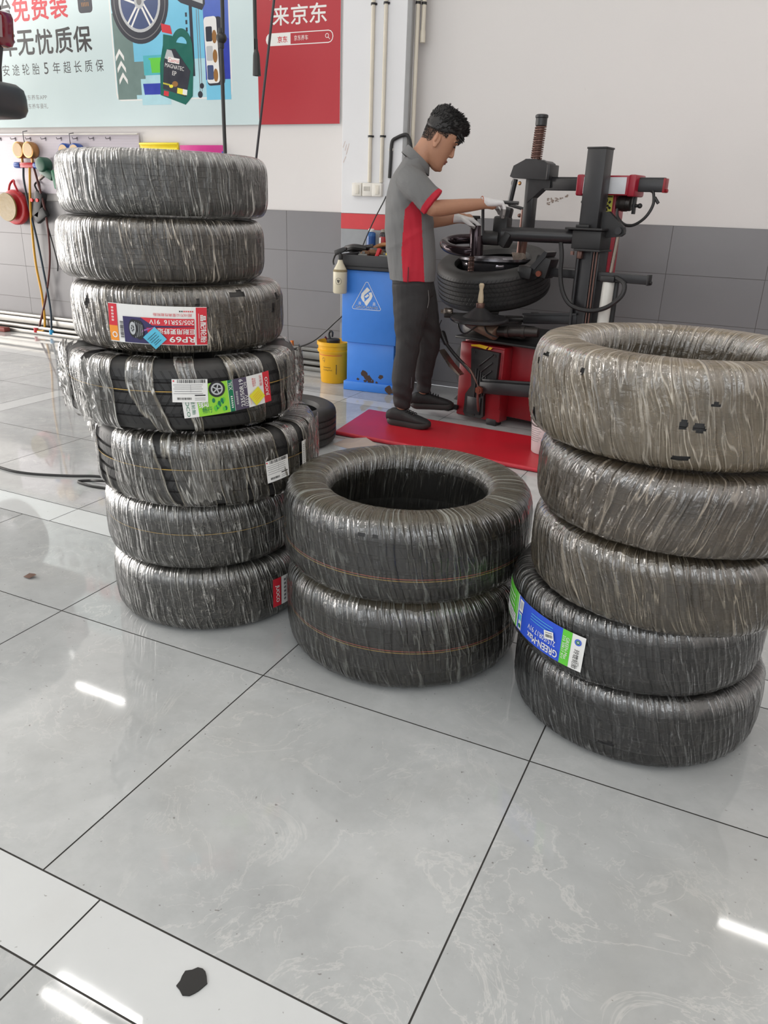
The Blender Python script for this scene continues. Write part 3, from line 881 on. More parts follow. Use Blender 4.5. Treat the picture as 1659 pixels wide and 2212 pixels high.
def label_L4():
    g = G(); k = .270 / 610.0           # crop units 820..1430
    X = lambda x: (x - 1125) * k
    mats = [I_white, I_leaf, I_dgreen, I_purple, I_red, I_black, I_orange, I_lgrey, I_green]
    H = 205 * k
    g.rect(0, 0, 612 * k, H, 0, 0)
    Y = lambda y: -(y - 100) * k         # 0 top .. 200 bottom
    g.text('JUOCO', X(845), Y(120), 26 * k, 2, 2, rot=-PI / 2, w=150 * k); g.text('江星轮胎', X(882), Y(120), 22 * k, 2, 2, rot=-PI / 2, w=130 * k)
    g.rect(X(1010), 0, 200 * k, H, 1, 1, ny=1)
    g.text('绿动', X(945), Y(120), 55 * k, 0, 2, rot=0.1, w=60 * k, bold=.02); g.text('畅行', X(965), Y(165), 40 * k, 2, 2, w=60 * k)
    for i in range(14):
        g.disc(X(1010 + 75 * ((i * .37) % 1)), Y(110 + 70 * ((i * .61) % 1)), 10 * k, 8 if i % 2 else 2, 2, n=8, ry=16 * k)
    g.disc(X(1040), Y(40), 52 * k, 5, 3); g.ring(X(1040), Y(40), 28 * k, 38 * k, 7, 4)
    for q in range(5): g.line([(X(1040), Y(40)), (X(1040) + 30 * k * math.cos(q * 1.256), Y(40) + 30 * k * math.sin(q * 1.256))], 8 * k, 7, 4)
    g.rect(X(1128), 0, 32 * k, H, 2, 2); g.text('X3L', X(1128), Y(35), 22 * k, 0, 3, rot=PI / 2, w=56 * k); [g.rect(X(1128), Y(105 + q * 14), 12 * k, 8 * k, 0, 3) for q in range(6)]
    g.rect(X(1195), 0, 98 * k, H, 3, 2)
    g.text('235/50R19', X(1202), Y(95), 28 * k, 0, 3, rot=PI / 2, w=178 * k, bold=.02); g.text('103V', X(1232), Y(150), 24 * k, 0, 3, rot=PI / 2, w=74 * k); g.text('CFE', X(1230), Y(48), 18 * k, 0, 3, rot=PI / 2)
    g.text('高性能舒适型', X(1165), Y(120), 14 * k, 0, 3, rot=PI / 2)
    g.text('服务好', X(1352), Y(45), 22 * k, 4, 3, rot=PI / 2); g.text('全国联保', X(1290), Y(45), 14 * k, 4, 3, rot=PI / 2); g.text('产品保证', X(1305), Y(45), 12 * k, 4, 3, rot=PI / 2)
    for i in range(6): g.rect(X(1262 + i * 9), Y(150), 2.2 * k, 76 * k, 6 if i == 0 else 7, 3)
    g.rect(X(1402), 0, 58 * k, H, 4, 2); g.text('JUOCO', X(1402), Y(95), 32 * k, 0, 3, rot=PI / 2, w=126 * k, bold=.02)
    return g, mats
g, mats = label_L4()
g.build('label', mats, on_tyre(L4.R, L4.Rin, L4.w, -31.0, .108, .007, rot=.085), L4.o)
def ship(w, h, seed):
    g = G(); g.rect(0, 0, w, h, 0, 0)
    g.bars(w * .04, h * .41, w * .78, h * .14, 1, 1, seed=seed)
    g.disc(-w * .45, h * .42, h * .035, 2, 1)
    for i, y in enumerate((.26, .17, .08, -.02, -.12)): g.rect(-w * .05, h * y, w * (.82 - .06 * (i % 2)), h * .018, 3, 1)
    g.rect(w * .02, h * .1, w * .006, h * .34, 3, 1); g.rect(w * .28, -h * .2, w * .3, h * .05, 1, 1)
    g.bars(-w * .16, -h * .34, w * .4, h * .10, 1, 1, seed=seed + 1)
    g.rect(w * .28, -h * .32, w * .3, h * .02, 3, 1); g.rect(w * .28, -h * .40, w * .3, h * .02, 3, 1)
    return g
ship(.094, .064, 4).build('shipping_sticker', [I_white, I_black, I_red, I_grey], on_tyre(L4.R, L4.Rin, L4.w, -49.2, .130, .010, rot=-.02), L4.o)
g = G(); g.rect(0, 0, .040, .040, 0, 0)
for b in (.009, .003, -.003, -.009): g.rect(0, b, .026, .001, 1, 1)
g.build('yellow_sticker', [I_yellow, I_orange], on_tyre(L4.R, L4.Rin, L4.w, -17.6, .098, .010, rot=math.radians(38)), L4.o)
ship(.084, .070, 9).build('shipping_sticker', [I_white, I_black, I_red, I_grey], on_tyre(L3.R, L3.Rin, L3.w, -17.5, .104, .007, rot=.10), L3.o)
g = G(); g.rect(0, 0, .026, .095, 0, 0, nx=2)
for i in range(12): g.rect(-.004, .034 - i * .0062, .005, .0034, 1, 1, .2 * (i % 3))
g.build('side_sticker', [I_white, I_grey], on_tyre(L3.R, L3.Rin, L3.w, 3.0, .118, .007, rot=.03), L3.o)
g = G(); g.rect(-.014, 0, .034, .102, 0, 0, nx=2); g.text('JUOCO', -.014, -.004, .018, 1, 1, rot=-PI / 2, w=.062, bold=.03)
g.rect(.022, 0, .034, .102, 1, 0, nx=2)
for i in range(6): g.rect(.020, .036 - i * .014, .009, .008, 2, 1, .3 * (i % 3))
g.build('label', [I_red, I_white, I_grey], on_tyre(L1.R, L1.Rin, L1.w, -13.0, .102, .005), L1.o)

def label_R2():
    g = G(); R = .33; d2 = math.radians(1) * R
    P = lambda a: (a + 130) * d2          # angle -> label x
    mats = [I_white, I_green, I_royal, I_black, I_blue, I_dgreen, I_lgrey]
    H = .098
    def band(a0, a1, mi, lay=0, h=H, y=0): g.rect((P(a0) + P(a1)) / 2, y, P(a1) - P(a0), h, mi, lay)
    band(-163, -101.5, 0)
    band(-162, -143.5, 1, 1); band(-161, -144.5, 0, 2, .03, -.031)
    for i in range(4): g.rect(P(-153), .028 - i * .014, .07 - .01 * (i % 2), .003, 0, 2)
    for i in range(3): g.rect(P(-150) , -.022 - i * .009, .05, .002, 3, 3)
    band(-142.5, -112.2, 2, 1)
    g.rect(P(-139.5), .026, .021, .034, 0, 2); g.rect(P(-139.5), .027, .015, .022, 6, 3)
    g.rect(P(-139.5), -.020, .016, .05, 0, 2); g.rect(P(-139.5), -.008, .013, .018, 4, 3); g.disc(P(-139.5), -.033, .0065, 5, 3)
    g.text('GREEN-Max', P(-122.5), -.031, .021, 0, 3, rot=PI, w=.108, bold=.02)
    g.text('215/50R17 91V', P(-123.5), -.006, .015, 0, 3, rot=PI, w=.100)
    for i in range(3): g.rect(P(-124), .018 + i * .008, .08, .0015, 4, 2)
    band(-112.2, -107.6, 1, 2); g.text('GREEN-Max', P(-109.2), 0, .009, 0, 3, rot=-PI / 2, w=.062); g.text('215 50R17 91V', P(-110.9), .0, .007, 0, 3, rot=-PI / 2, w=.066)
    g.text('玲珑轮胎', P(-104.6), -.018, .015, 3, 3, rot=-PI / 2, w=.056)
    g.ring(P(-104.6), .030, .006, .0088, 2, 3); g.ring(P(-104.6), .030, .0028, .0052, 5, 3)
    return g, mats
g, mats = label_R2()
g.build('label', mats, on_tyre(R2.R, R2.Rin, R2.w, -130, .092, .0055, rot=-.04), R2.o)
g = G(); g.rect(0, 0, .030, .022, 0, 0); g.bars(0, -.002, .022, .008, 1, 1, seed=8); g.rect(0, .006, .022, .0015, 1, 1)
g.build('price_sticker', [I_white, I_black], on_tyre(R2.R, R2.Rin, R2.w, -118.4, .100, .008, rot=.22), R2.o)
# ================================================================== banner on the back wall
def banner():
    g = G()
    mats = [pm('banner pale blue vinyl', rgb(205, 222, 224), .35, var=.05, scale=1.5), I_black, I_red, pm('banner red vinyl', rgb(178, 52, 60), .35, var=.06, scale=2),
            pm('print sky blue', rgb(120, 196, 226), .35, var=.12, scale=3), pm('print cobalt', rgb(78, 104, 190), .35), pm('print slate green', rgb(112, 134, 130), .35), pm('print bottle green', rgb(28, 104, 92), .35),
            I_white, I_green, pm('print ink blue', rgb(48, 64, 170), .35), I_yellow, pm('print rubber', rgb(44, 46, 58), .4), I_lgrey, pm('print pale cyan', rgb(176, 216, 226), .35), I_grey,
            pm('print bronze', rgb(150, 104, 52), .4), pm('print dark blue grey', rgb(62, 78, 120), .4), pm('print teal', rgb(84, 180, 190), .35)]
    BX0, BX1, BZ0, BZ1 = -6.6, -1.95, 1.85, 3.35
    cx, cz = (BX0 + BX1) / 2, (BZ0 + BZ1) / 2
    g.rect(cx, cz, BX1 - BX0, BZ1 - BZ0, 0, 0, nx=1)
    # headline lettering
    for i, ch in enumerate('换轮胎'): g.text(ch, -5.29 - .222 * (2 - i), 2.768, .20, 1, 1, w=.195, bold=.022)
    for i, ch in enumerate('免费装'): g.text(ch, -5.075 + .22 * i, 2.768, .20, 2, 1, w=.195, bold=.022)
    for i, ch in enumerate('5年无忧质保'): g.text(ch, (-5.47, -5.275, -5.065, -4.845, -4.62, -4.405)[i], 2.508, .188, 1, 1, w=.10 if i == 0 else .20, bold=.022)
    for i, ch in enumerate('安途轮胎5年超长质保'): g.text(ch, -5.345 + .1225 * i, 2.308, .088, 1, 1, w=.05 if ch == '5' else .085, bold=-.003)
    g.text('京东养车APP', -5.03, 2.088, .042, 15, 1, w=.29); g.text('京东养车豪礼', -5.03, 2.018, .042, 15, 1, w=.29)
    # small dark badge at the headline's end
    g.rrect(-4.34, 2.80, .155, .22, .03, 12, 1); g.poly([(-4.38, 2.87), (-4.30, 2.87), (-4.31, 2.80), (-4.34, 2.775), (-4.37, 2.80)], 16, 2); [g.rect(-4.375 + q * .0175, 2.75, .009, .03, 16, 2, .15) for q in range(5)]
    # picture panel
    px0, px1, pz0 = -4.085, -2.905, 2.04
    g.rrect((px0 + px1) / 2, 2.72, px1 - px0, 1.36, .05, 8, 1); g.rrect((px0 + px1) / 2, 2.725, px1 - px0 - .03, 1.35, .05, 14, 2)
    g.rect(-3.575, 2.78, .86, .92, 4, 3, nx=1); g.rect(-3.965, 2.36, .2, .62, 6, 3, nx=1); g.rect(-3.885, 2.20, .25, .24, 6, 4, nx=1)
    g.rect(-3.60, 2.29, .34, .14, 18, 4, nx=1)
    for i in range(3):
        z = 2.365 - .085 * i; x = -4.015 + .01 * i
        g.poly([(x - .045, z - .035), (x, z + .02), (x, z + .055), (x - .045, z + .0)], 8, 5); g.poly([(x, z + .02), (x + .045, z - .035), (x + .045, z), (x, z + .055)], 8, 5)
    # tyre with five-spoke rim
    wx, wz = -3.77, 2.735
    g.disc(wx, wz, .292, 12, 5, n=48); g.ring(wx, wz, .255, .262, 15, 6, n=48)
    g.disc(wx, wz, .205, 17, 7, n=40); g.ring(wx, wz, .19, .212, 13, 8, n=40)
    for q in range(5):
        a = -PI / 2 + .38 + q * 2 * PI / 5 - .38 + PI / 5
        for d in (-.11, .11):
            g.poly([(wx + .045 * math.cos(a + d * 3), wz + .045 * math.sin(a + d * 3)), (wx + .195 * math.cos(a + d - .035), wz + .195 * math.sin(a + d - .035)),
                    (wx + .195 * math.cos(a + d + .045), wz + .195 * math.sin(a + d + .045)), (wx + .045 * math.cos(a + d * 3 + .4), wz + .045 * math.sin(a + d * 3 + .4))], 8, 9)
    g.disc(wx, wz, .05, 13, 10); g.disc(wx, wz, .026, 15, 11)
    # green and blue blocks
    g.rect(-3.62, 2.335, .19, .012, 9, 6); g.poly([(-3.70, 2.335), (-3.48, 2.335), (-3.48, 2.235), (-3.69, 2.235)], 9, 6)
    g.rect(-3.66, 2.10, .30, .19, 14, 5); g.poly([(-3.79, 2.16), (-3.50, 2.16), (-3.50, 2.08), (-3.78, 2.08)], 10, 6)
    # oil bottle
    B = lambda pts, mi, l: g.poly(pts, mi, l)
    B([(-3.615, 2.075), (-3.365, 2.00), (-3.29, 2.06), (-3.265, 2.30), (-3.30, 2.42), (-3.44, 2.44), (-3.555, 2.44), (-3.60, 2.30)], 7, 12)
    B([(-3.56, 2.42), (-3.55, 2.50), (-3.46, 2.485), (-3.455, 2.42)], 7, 12)
    g.ring(-3.375, 2.40, .06, .105, 7, 12, k=1.25, a0=-.4, a1=PI + .3); B([(-3.29, 2.28), (-3.265, 2.28), (-3.27, 2.43), (-3.31, 2.43)], 7, 13)
    B([(-3.565, 2.575), (-3.475, 2.555), (-3.46, 2.495), (-3.56, 2.515)], 2, 13)
    B([(-3.585, 2.12), (-3.355, 2.055), (-3.30, 2.235), (-3.44, 2.395), (-3.52, 2.395), (-3.56, 2.31)], 12, 14)
    B([(-3.55, 2.335), (-3.44, 2.30), (-3.475, 2.385), (-3.52, 2.395)], 13, 15)
    g.text('Castrol', -3.46, 2.315, .026, 2, 17, rot=-.18, w=.10); g.rect(-3.46, 2.315, .115, .038, 8, 16, rot=-.18)
    g.text('MAGNATEC', -3.455, 2.27, .028, 8, 17, rot=-.2, w=.19); g.text('EP', -3.46, 2.225, .03, 8, 17, rot=-.2)
    g.disc(-3.46, 2.15, .03, 16, 16, ry=.02); g.disc(-3.50, 2.135, .02, 11, 16, ry=.012)
    g.rect(-3.40, 2.095, .085, .04, 11, 16, rot=-.2); g.rect(-3.365, 2.09, .045, .038, 8, 17, rot=-.2); g.rect(-3.555, 2.085, .05, .035, 2, 16, rot=-.2); [g.rect(-3.575 + q * .014, 2.158 - q * .003, .009, .012, 11, 17) for q in range(5)]
    # screen corner and charging cables
    B([(-3.46, 2.86), (-3.13, 2.86), (-3.13, 2.68), (-3.16, 2.64), (-3.36, 2.70), (-3.42, 2.74)], 12, 7); B([(-3.39, 2.84), (-3.15, 2.84), (-3.15, 2.68), (-3.34, 2.74)], 13, 8)
    g.rect(-3.27, 2.45, .03, .5, 12, 6); g.rect(-3.215, 2.35, .006, .6, 15, 6); g.rect(-3.195, 2.37, .006, .56, 15, 6)
    for i in range(9): g.rect(-3.315, 2.62 - .05 * i, .018, .028, 12, 6)
    g.disc(-3.215, 2.07, .024, 12, 7); g.disc(-3.195, 2.13, .02, 12, 7)
    # right column of the panel
    g.rect(-3.035, 2.72, .235, 1.3, 5, 4, nx=1); g.poly([(-3.15, 2.56), (-2.92, 2.44), (-2.92, 2.06), (-3.15, 2.06)], 10, 5); g.rect(-3.035, 2.10, .235, .14, 4, 6)
    g.rrect(-3.06, 2.36, .17, .46, .03, 12, 7, rot=.03); g.rrect(-3.085, 2.37, .12, .45, .025, 8, 8, rot=.03)
    for i in range(3): g.rrect(-3.105, 2.48 - .13 * i, .06, .10, .01, (12, 13, 17)[i], 9); g.disc(-3.055, 2.46 - .13 * i, .022, 16, 9, ry=.045)
    # red panel
    g.rect(-2.307, cz, .712, BZ1 - BZ0, 3, 2, nx=1)
    g.text('用心保养', -2.29, 2.727, .125, 8, 3, w=.52)
    for i, ch in enumerate('来京东'): g.text(ch, -2.452 + .158 * i, 2.565, .125, 8, 3, w=.142, bold=.018)
    g.rrect(-2.298, 2.415, .575, .082, .04, 8, 3); g.rrect(-2.298, 2.415, .562, .070, .034, 3, 4)
    g.rrect(-2.475, 2.415, .21, .078, .034, 8, 5); g.rect(-2.395, 2.415, .05, .078, 8, 5)
    g.text('京东', -2.44, 2.413, .042, 2, 6, w=.085, bold=.02); g.text('京东养车', -2.28, 2.417, .034, 8, 6, w=.12)
    g.ring(-2.062, 2.420, .011, .015, 8, 6); g.line([(-2.052, 2.410), (-2.04, 2.398)], .004, 8, 6)
    o = g.build('banner_print', mats, lambda x, y, d: (x, -.004 - d, y))
    return o, (BX0, BX1, BZ0, BZ1)
bp_, (BX0, BX1, BZ0, BZ1) = banner()
bt = thing('wall_banner', 'large pale blue and red advertising banner on the back wall', 'banner', (0, 3.995, 0))
bp_.parent = bt
mb = MB(); mb.box(((BX0 + BX1) / 2, -.0015, (BZ0 + BZ1) / 2), (BX1 - BX0, .003, BZ1 - BZ0)); mb.build('banner_sheet', pm('banner pale blue vinyl', (0, 0, 0)), bt)

# ================================================================== things on the left wall
t = thing('pegboard', 'white perforated tool board on the left part of the back wall', 'tool board', (-4.9, 3.982, 1.55))
def peg_mat():
    m = NT('perforated white board')
    P = m.n('TexCoord').outputs['Object']
    s = m.n('SeparateXYZ', {0: P})
    fx = m.math('SUBTRACT', m.math('PINGPONG', s.outputs[0], .0125), .00625); fz = m.math('SUBTRACT', m.math('PINGPONG', s.outputs[2], .0125), .00625)
    dx = m.math('POWER', fx, 2.0); dz = m.math('POWER', fz, 2.0)
    hole = m.ramp(m.math('SQRT', m.math('ADD', dx, dz)), .0028, .0036, 1.0, 0.0)
    c = m.mix(m.math('MULTIPLY', hole, .5), rgb(214, 206, 214), rgb(120, 112, 122))
    m.L.new(c, m.b.inputs['Base Color']); m.b.inputs['Roughness'].default_value = .4
    return m.m
mb = MB(); mb.box((0, .006, 0), (2.05, .012, .50), bev=.004); mb.build('panel', peg_mat(), t)
mb = MB(); mb.box((0, -.004, .24), (2.05, .02, .012), bev=.003); mb.build('top_lip', M_sw, t)
M_hook = pm('hook wire grey', rgb(110, 106, 112), .35, .8)
for i in range(8):
    mb = MB(); x = -.62 + i * .19
    mb.tube([(x, 0, .21), (x, -.02, .205), (x, -.05, .20), (x, -.055, .215)], .0035, 8); mb.box((x, -.001, .205), (.012, .004, .03))
    mb.build('hook', M_hook, t)
M_gold = pm('gauge brass', rgb(190, 140, 90), .3, .75); M_dial = pm('gauge dial', rgb(220, 190, 150), .35)
M_redp = pm('glossy red plastic', rgb(190, 40, 48), .3); M_bluep = pm('blue anodised', rgb(40, 80, 160), .3)
def hose(name, pts, r, mat, parent, n=8): 
    m = MB(); m.tube(catmull(pts, 8), r, n); return m.build(name, mat, parent, smooth=60)
# manifold gauge set with hoses down to the floor
t = thing('gauge_set', 'twin brass pressure gauges with yellow, dark red and blue hoses hanging from the tool board', 'gauge set', (-5.16, 3.955, 1.62))
for dx in (-.075, .055):
    mb = MB(); mb.cyl((dx, .02, .04), (dx, -.05, .04), .07, 24, bev=.008); g_ = mb.build('gauge', M_gold, t)
    mb = MB(); mb.cyl((dx, -.0495, .04), (dx, -.052, .04), .056, 24); mb.build('dial', M_dial, g_)
    mb = MB(); mb.cyl((dx, -.01, -.03), (dx, -.01, -.07), .012, 10); mb.build('stem', M_gold, g_)
mb = MB(); mb.box((-.01, -.012, -.085), (.17, .04, .045), bev=.008); mb.build('manifold', M_redp, t)
mb = MB(); mb.cyl((-.095, -.012, -.085), (-.17, -.012, -.085), .026, 12, bev=.004); mb.build('knob', M_bluep, t)
mb = MB(); mb.cyl((.075, -.012, -.085), (.15, -.012, -.095), .026, 12, bev=.004); mb.build('knob', M_bluep, t)
mb = MB(); mb.tube([(0, .02, .20), (0, -.03, .19), (.005, -.035, .13), (-.005, -.02, .10)], .004, 8); mb.build('hanger', M_hook, t)
hose('yellow_hose', [(.02, -.02, -.10), (-.01, -.03, -.35), (-.05, -.02, -.62), (-.06, -.02, -.95), (-.03, -.02, -1.25), (-.04, -.03, -1.55), (-.14, -.05, -1.585)], .011, pm('yellow hose', rgb(214, 156, 40), .4), t)
hose('dark_red_hose', [(.07, -.02, -.10), (.11, -.03, -.22), (.15, -.02, -.5), (.14, -.02, -.85), (.04, -.02, -1.2), (-.12, -.04, -1.585)], .010, pm('dark red hose', rgb(90, 44, 40), .45), t)
hose('blue_hose', [(-.06, -.02, -.10), (-.075, -.02, -.22), (-.05, -.02, -.45), (0, -.02, -.75), (.03, -.02, -1.0), (.07, -.03, -1.35), (.07, -.05, -1.585)], .010, pm('dark blue hose', rgb(40, 56, 70), .45), t)
mb = MB(); mb.cyl((-.14, -.05, -1.60), (-.14, -.05, -1.555), .022, 10, bev=.004); mb.build('red_coupler', M_redp, t)
mb = MB(); mb.cyl((.07, -.05, -1.60), (.07, -.05, -1.555), .022, 10, bev=.004); mb.build('blue_coupler', pm('bright blue', rgb(40, 150, 200), .35), t)
# second gauge set, partly behind the top tyre
t = thing('gauge_set', 'second gauge set with blue cases hanging just left of the top tyre', 'gauge set', (-4.60, 3.955, 1.63))
for dx in (-.075, .055):
    mb = MB(); mb.cyl((dx, .02, .02), (dx, -.05, .02), .066, 24, bev=.008); g_ = mb.build('gauge', M_bluep, t)
    mb = MB(); mb.cyl((dx, -.0495, .02), (dx, -.052, .02), .054, 24); mb.build('dial', M_dial, g_)
mb = MB(); mb.tube([(0, .02, .17), (0, -.03, .16), (.005, -.035, .10), (-.005, -.02, .07)], .004, 8); mb.build('hanger', M_hook, t)
mb = MB(); mb.box((-.01, -.012, -.085), (.17, .04, .045), bev=.008); mb.build('manifold', M_bluep, t)
# red reel lamp
t = thing('drop_lamp', 'round red lamp with yellowish lens hanging under the tool board', 'lamp', (-5.40, 3.94, 1.17))
mb = MB(); mb.cyl((0, .04, 0), (0, -.03, 0), .155, 28, bev=.02); mb.build('body', M_redp, t)
mb = MB(); mb.lathe([(.0, -.012), (.05, -.008), (.10, .0), (.122, .012), (.126, .02), (.122, .03)], c=(-.02, -.055, 0), axis=(0, -1, 0), n=28); mb.build('lens', pm('yellow lens', rgb(140, 116, 62), .3, bump=.5, bscale=26), t)
mb = MB(); mb.tube(catmull([(-.06, 0, .14), (-.03, 0, .20), (0, .02, .235), (.03, 0, .20), (.06, 0, .14)], 5), .010, 8); mb.build('handle', M_redp, t)
# black inflator
t = thing('inflator_gun', 'black tyre inflator gun hanging on the wall beside the red lamp', 'inflator', (-5.09, 3.95, 1.20))
R45 = Matrix.Rotation(.35, 3, 'Y')
mb = MB(); mb.box((0, 0, 0), (.10, .07, .24), rot=R45, bev=.02); mb.box((.02, -.01, -.09), (.16, .05, .09), rot=Matrix.Rotation(-.5, 3, 'Y'), bev=.02); mb.build('body', M_black_pl, t)
mb = MB(); mb.tube(catmull([(0, 0, .11), (-.03, 0, .17), (0, .02, .20), (.03, 0, .16), (.02, 0, .1)], 5), .008, 8); mb.build('strap', M_black_pl, t)
for dx in (-.05, .02):
    mb = MB(); mb.cyl((dx, -.03, .04), (dx, -.045, .04), .016, 12); mb.build('button', pm('bright red plastic', rgb(220, 36, 32), .4), t)
hose('cord', [(.05, 0, -.1), (.10, 0, -.3), (.14, .0, -.5), (.12, .01, -.58)], .006, M_black_pl, t)
t = thing('air_tool', 'green air tool hanging on the tool board beside the top tyre', 'air tool', (-4.93, 3.94, 1.51))
mb = MB(); mb.cyl((0, .02, .03), (0, -.08, .03), .062, 16, bev=.015); mb.box((.03, -.03, -.04), (.16, .05, .07), rot=Matrix.Rotation(.45, 3, 'Y'), bev=.02); mb.build('body', pm('dark green enamel', rgb(44, 88, 70), .4), t)
mb = MB(); mb.box((.13, -.03, -.09), (.05, .05, .16), rot=Matrix.Rotation(-.15, 3, 'Y'), bev=.02); mb.build('grip', pm('grip green', rgb(36, 110, 80), .5), t)
mb = MB(); mb.box((-.04, -.03, -.07), (.09, .03, .03), rot=Matrix.Rotation(-.5, 3, 'Y'), bev=.01); mb.build('trigger', pm('dull metal', rgb(120, 110, 104), .4, .6), t)
# coloured boards behind the top tyre
for x, w, z, h, c, lab, nm in ((-3.665, .405, 1.575, .30, rgb(238, 212, 40), 'yellow edged board on the wall just above the top tyre', 'yellow_board'), (-3.23, .43, 1.565, .28, rgb(206, 56, 140), 'magenta board with blue edge on the wall above the top tyre', 'magenta_board')):
    t = thing(nm, lab, 'board', (x, 3.985, z))
    mb = MB(); mb.box((0, .004, 0), (w, .012, h), bev=.005); mb.build('panel', pm('board ' + nm, c, .4), t)
    mb = MB()
    if nm == 'yellow_board': mb.box((0, -.006, h / 2 - .01), (w, .014, .014), bev=.004); mb.box((0, -.0045, h / 2 - .05), (w * .96, .008, .02))
    else: mb.box((w / 2, 0, -.02), (.012, .02, h - .05), bev=.004)
    mb.build('edge', pm('edge ' + nm, rgb(250, 228, 60) if nm == 'yellow_board' else rgb(60, 90, 190), .4), t)
mb = MB(); mb.box((-5.95, 3.85, .022), (.62, .07, .04), bev=.006)
tag(mb.build('red_bar', pm('faded red paint', rgb(140, 72, 66), .6)), 'faded red steel bar lying on the floor at the foot of the wall', 'bar')

# ================================================================== wheel balancer cabinet
CR = math.radians(5)
cab = thing('balancer_cabinet', 'blue metal cabinet with white triangle logo beside the pillar', 'cabinet', (-1.625, 3.455, 0), CR)
M_blue = pm('blue enamel', rgb(66, 134, 226), .38, var=.06)
M_rust = pm('rusty chip', rgb(74, 54, 44), .8)
W = .425
mb = MB(); mb.box((W / 2, .17, .61), (W, .34, .51), bev=.008); mb.build('upper_body', M_blue, cab)
mb = MB(); mb.box((W / 2 + .01, .18, .19), (W - .055, .32, .335), bev=.006); lo = mb.build('lower_body', M_blue, cab)
mb = MB(); mb.box((W / 2 + .01, .175, .034), (W - .02, .35, .068), bev=.006); mb.build('plinth', M_blue, cab)
mb = MB()
g = G()
rg = random.Random(4)
def chip(x, z, r, n=9): g.poly([(x + r * (.5 + rg.random() * .7) * math.cos(2 * PI * i / n), z + r * (.5 + rg.random() * .7) * math.sin(2 * PI * i / n)) for i in range(n)], 0, 0)
for x, z, r in ((.185, .125, .034), (.215, .095, .028), (.31, .118, .020), (.13, .085, .012), (.25, .078, .014), (.19, .076, .016), (.23, .07, .02), (.28, .075, .01)): chip(x, z, r)
g.build('paint_chips', [M_rust], lambda x, y, d: (x, .0192 - d, y), lo)
g = G(); chip(.385, .036, .03); chip(.40, .02, .026); g.build('paint_chips', [M_rust], lambda x, y, d: (x, -.001 - d, y), cab)
g = G()
cx, cz = W * .455, .685
tri = [(cx - .108, cz - .085), (cx + .108, cz - .085), (cx, cz + .105)]
g.line([(cx - .098, cz - .088), (cx + .098, cz - .088)], .0035, 0); g.line([(cx + .108, cz - .074), (cx + .013, cz + .092)], .0035, 0); g.line([(cx - .108, cz - .074), (cx - .013, cz + .092)], .0035, 0)
g.ring(cx, cz + .088, .0125, .016, 0, n=12, a0=.5, a1=PI - .5); g.ring(cx - .097, cz - .076, .0105, .014, 0, n=10, a0=PI * .85, a1=PI * 1.5); g.ring(cx + .097, cz - .076, .0105, .014, 0, n=10, a0=-PI / 2, a1=PI * .15)
# interlocking emblem
ox, oz = cx, cz + .0
g.poly([(ox + .002, oz + .068), (ox - .040, oz + .022), (ox - .045, oz - .006), (ox - .030, oz - .030), (ox - .016, oz - .040), (ox - .016, oz - .014), (ox - .022, oz + .002), (ox - .016, oz + .014), (ox + .026, oz + .048), (ox + .014, oz + .058)], 0)
g.poly([(ox + .002, oz - .062), (ox + .036, oz - .014), (ox + .045, oz + .010), (ox + .036, oz + .036), (ox + .014, oz + .030), (ox + .022, oz + .012), (ox + .018, oz - .002), (ox - .018, oz - .036), (ox - .012, oz - .052)], 0)
g.poly([(ox - .004, oz - .006), (ox + .018, oz + .010), (ox + .008, oz + .022), (ox - .018, oz + .0)], 0)
g.text('高', cx - .052, cz - .045, .022, 0, 0); g.text('昌', cx + .058, cz - .045, .022, 0, 0); g.text('GAOCHANG', cx, cz - .071, .020, 0, 0, w=.172, bold=.02)
g.build('logo', [I_white], lambda x, y, d: (x, -.0012, y), cab)
M_tray = pm('dark grey tray', rgb(58, 58, 60), .5)
mb = MB(); mb.box((W / 2, .165, .885), (W + .03, .38, .035), bev=.006); mb.box((W / 2, -.018, .925), (W + .05, .014, .085), bev=.005); mb.box((W / 2, .348, .925), (W + .05, .014, .085), bev=.005)
mb.box((-.018, .165, .925), (.014, .38, .085), bev=.005); mb.box((W + .018, .165, .925), (.014, .38, .085), bev=.005); mb.build('tray', M_tray, cab)
mb = MB(); mb.box((W / 2, .30, .955), (W * .9, .10, .09), bev=.01); mb.build('hood', M_tray, cab)
mb = MB(); mb.box((.225, .262, .975), (.045, .012, .014), bev=.003); mb.build('display', pm('lit red display', rgb(255, 30, 60), .4, var=0, emit=((1, .02, .08), 2.5)), cab)
def on_cab(x, y, z): 
    c, s = math.cos(CR), math.sin(CR)
    return (-1.625 + x * c - y * s, 3.455 + x * s + y * c, z)
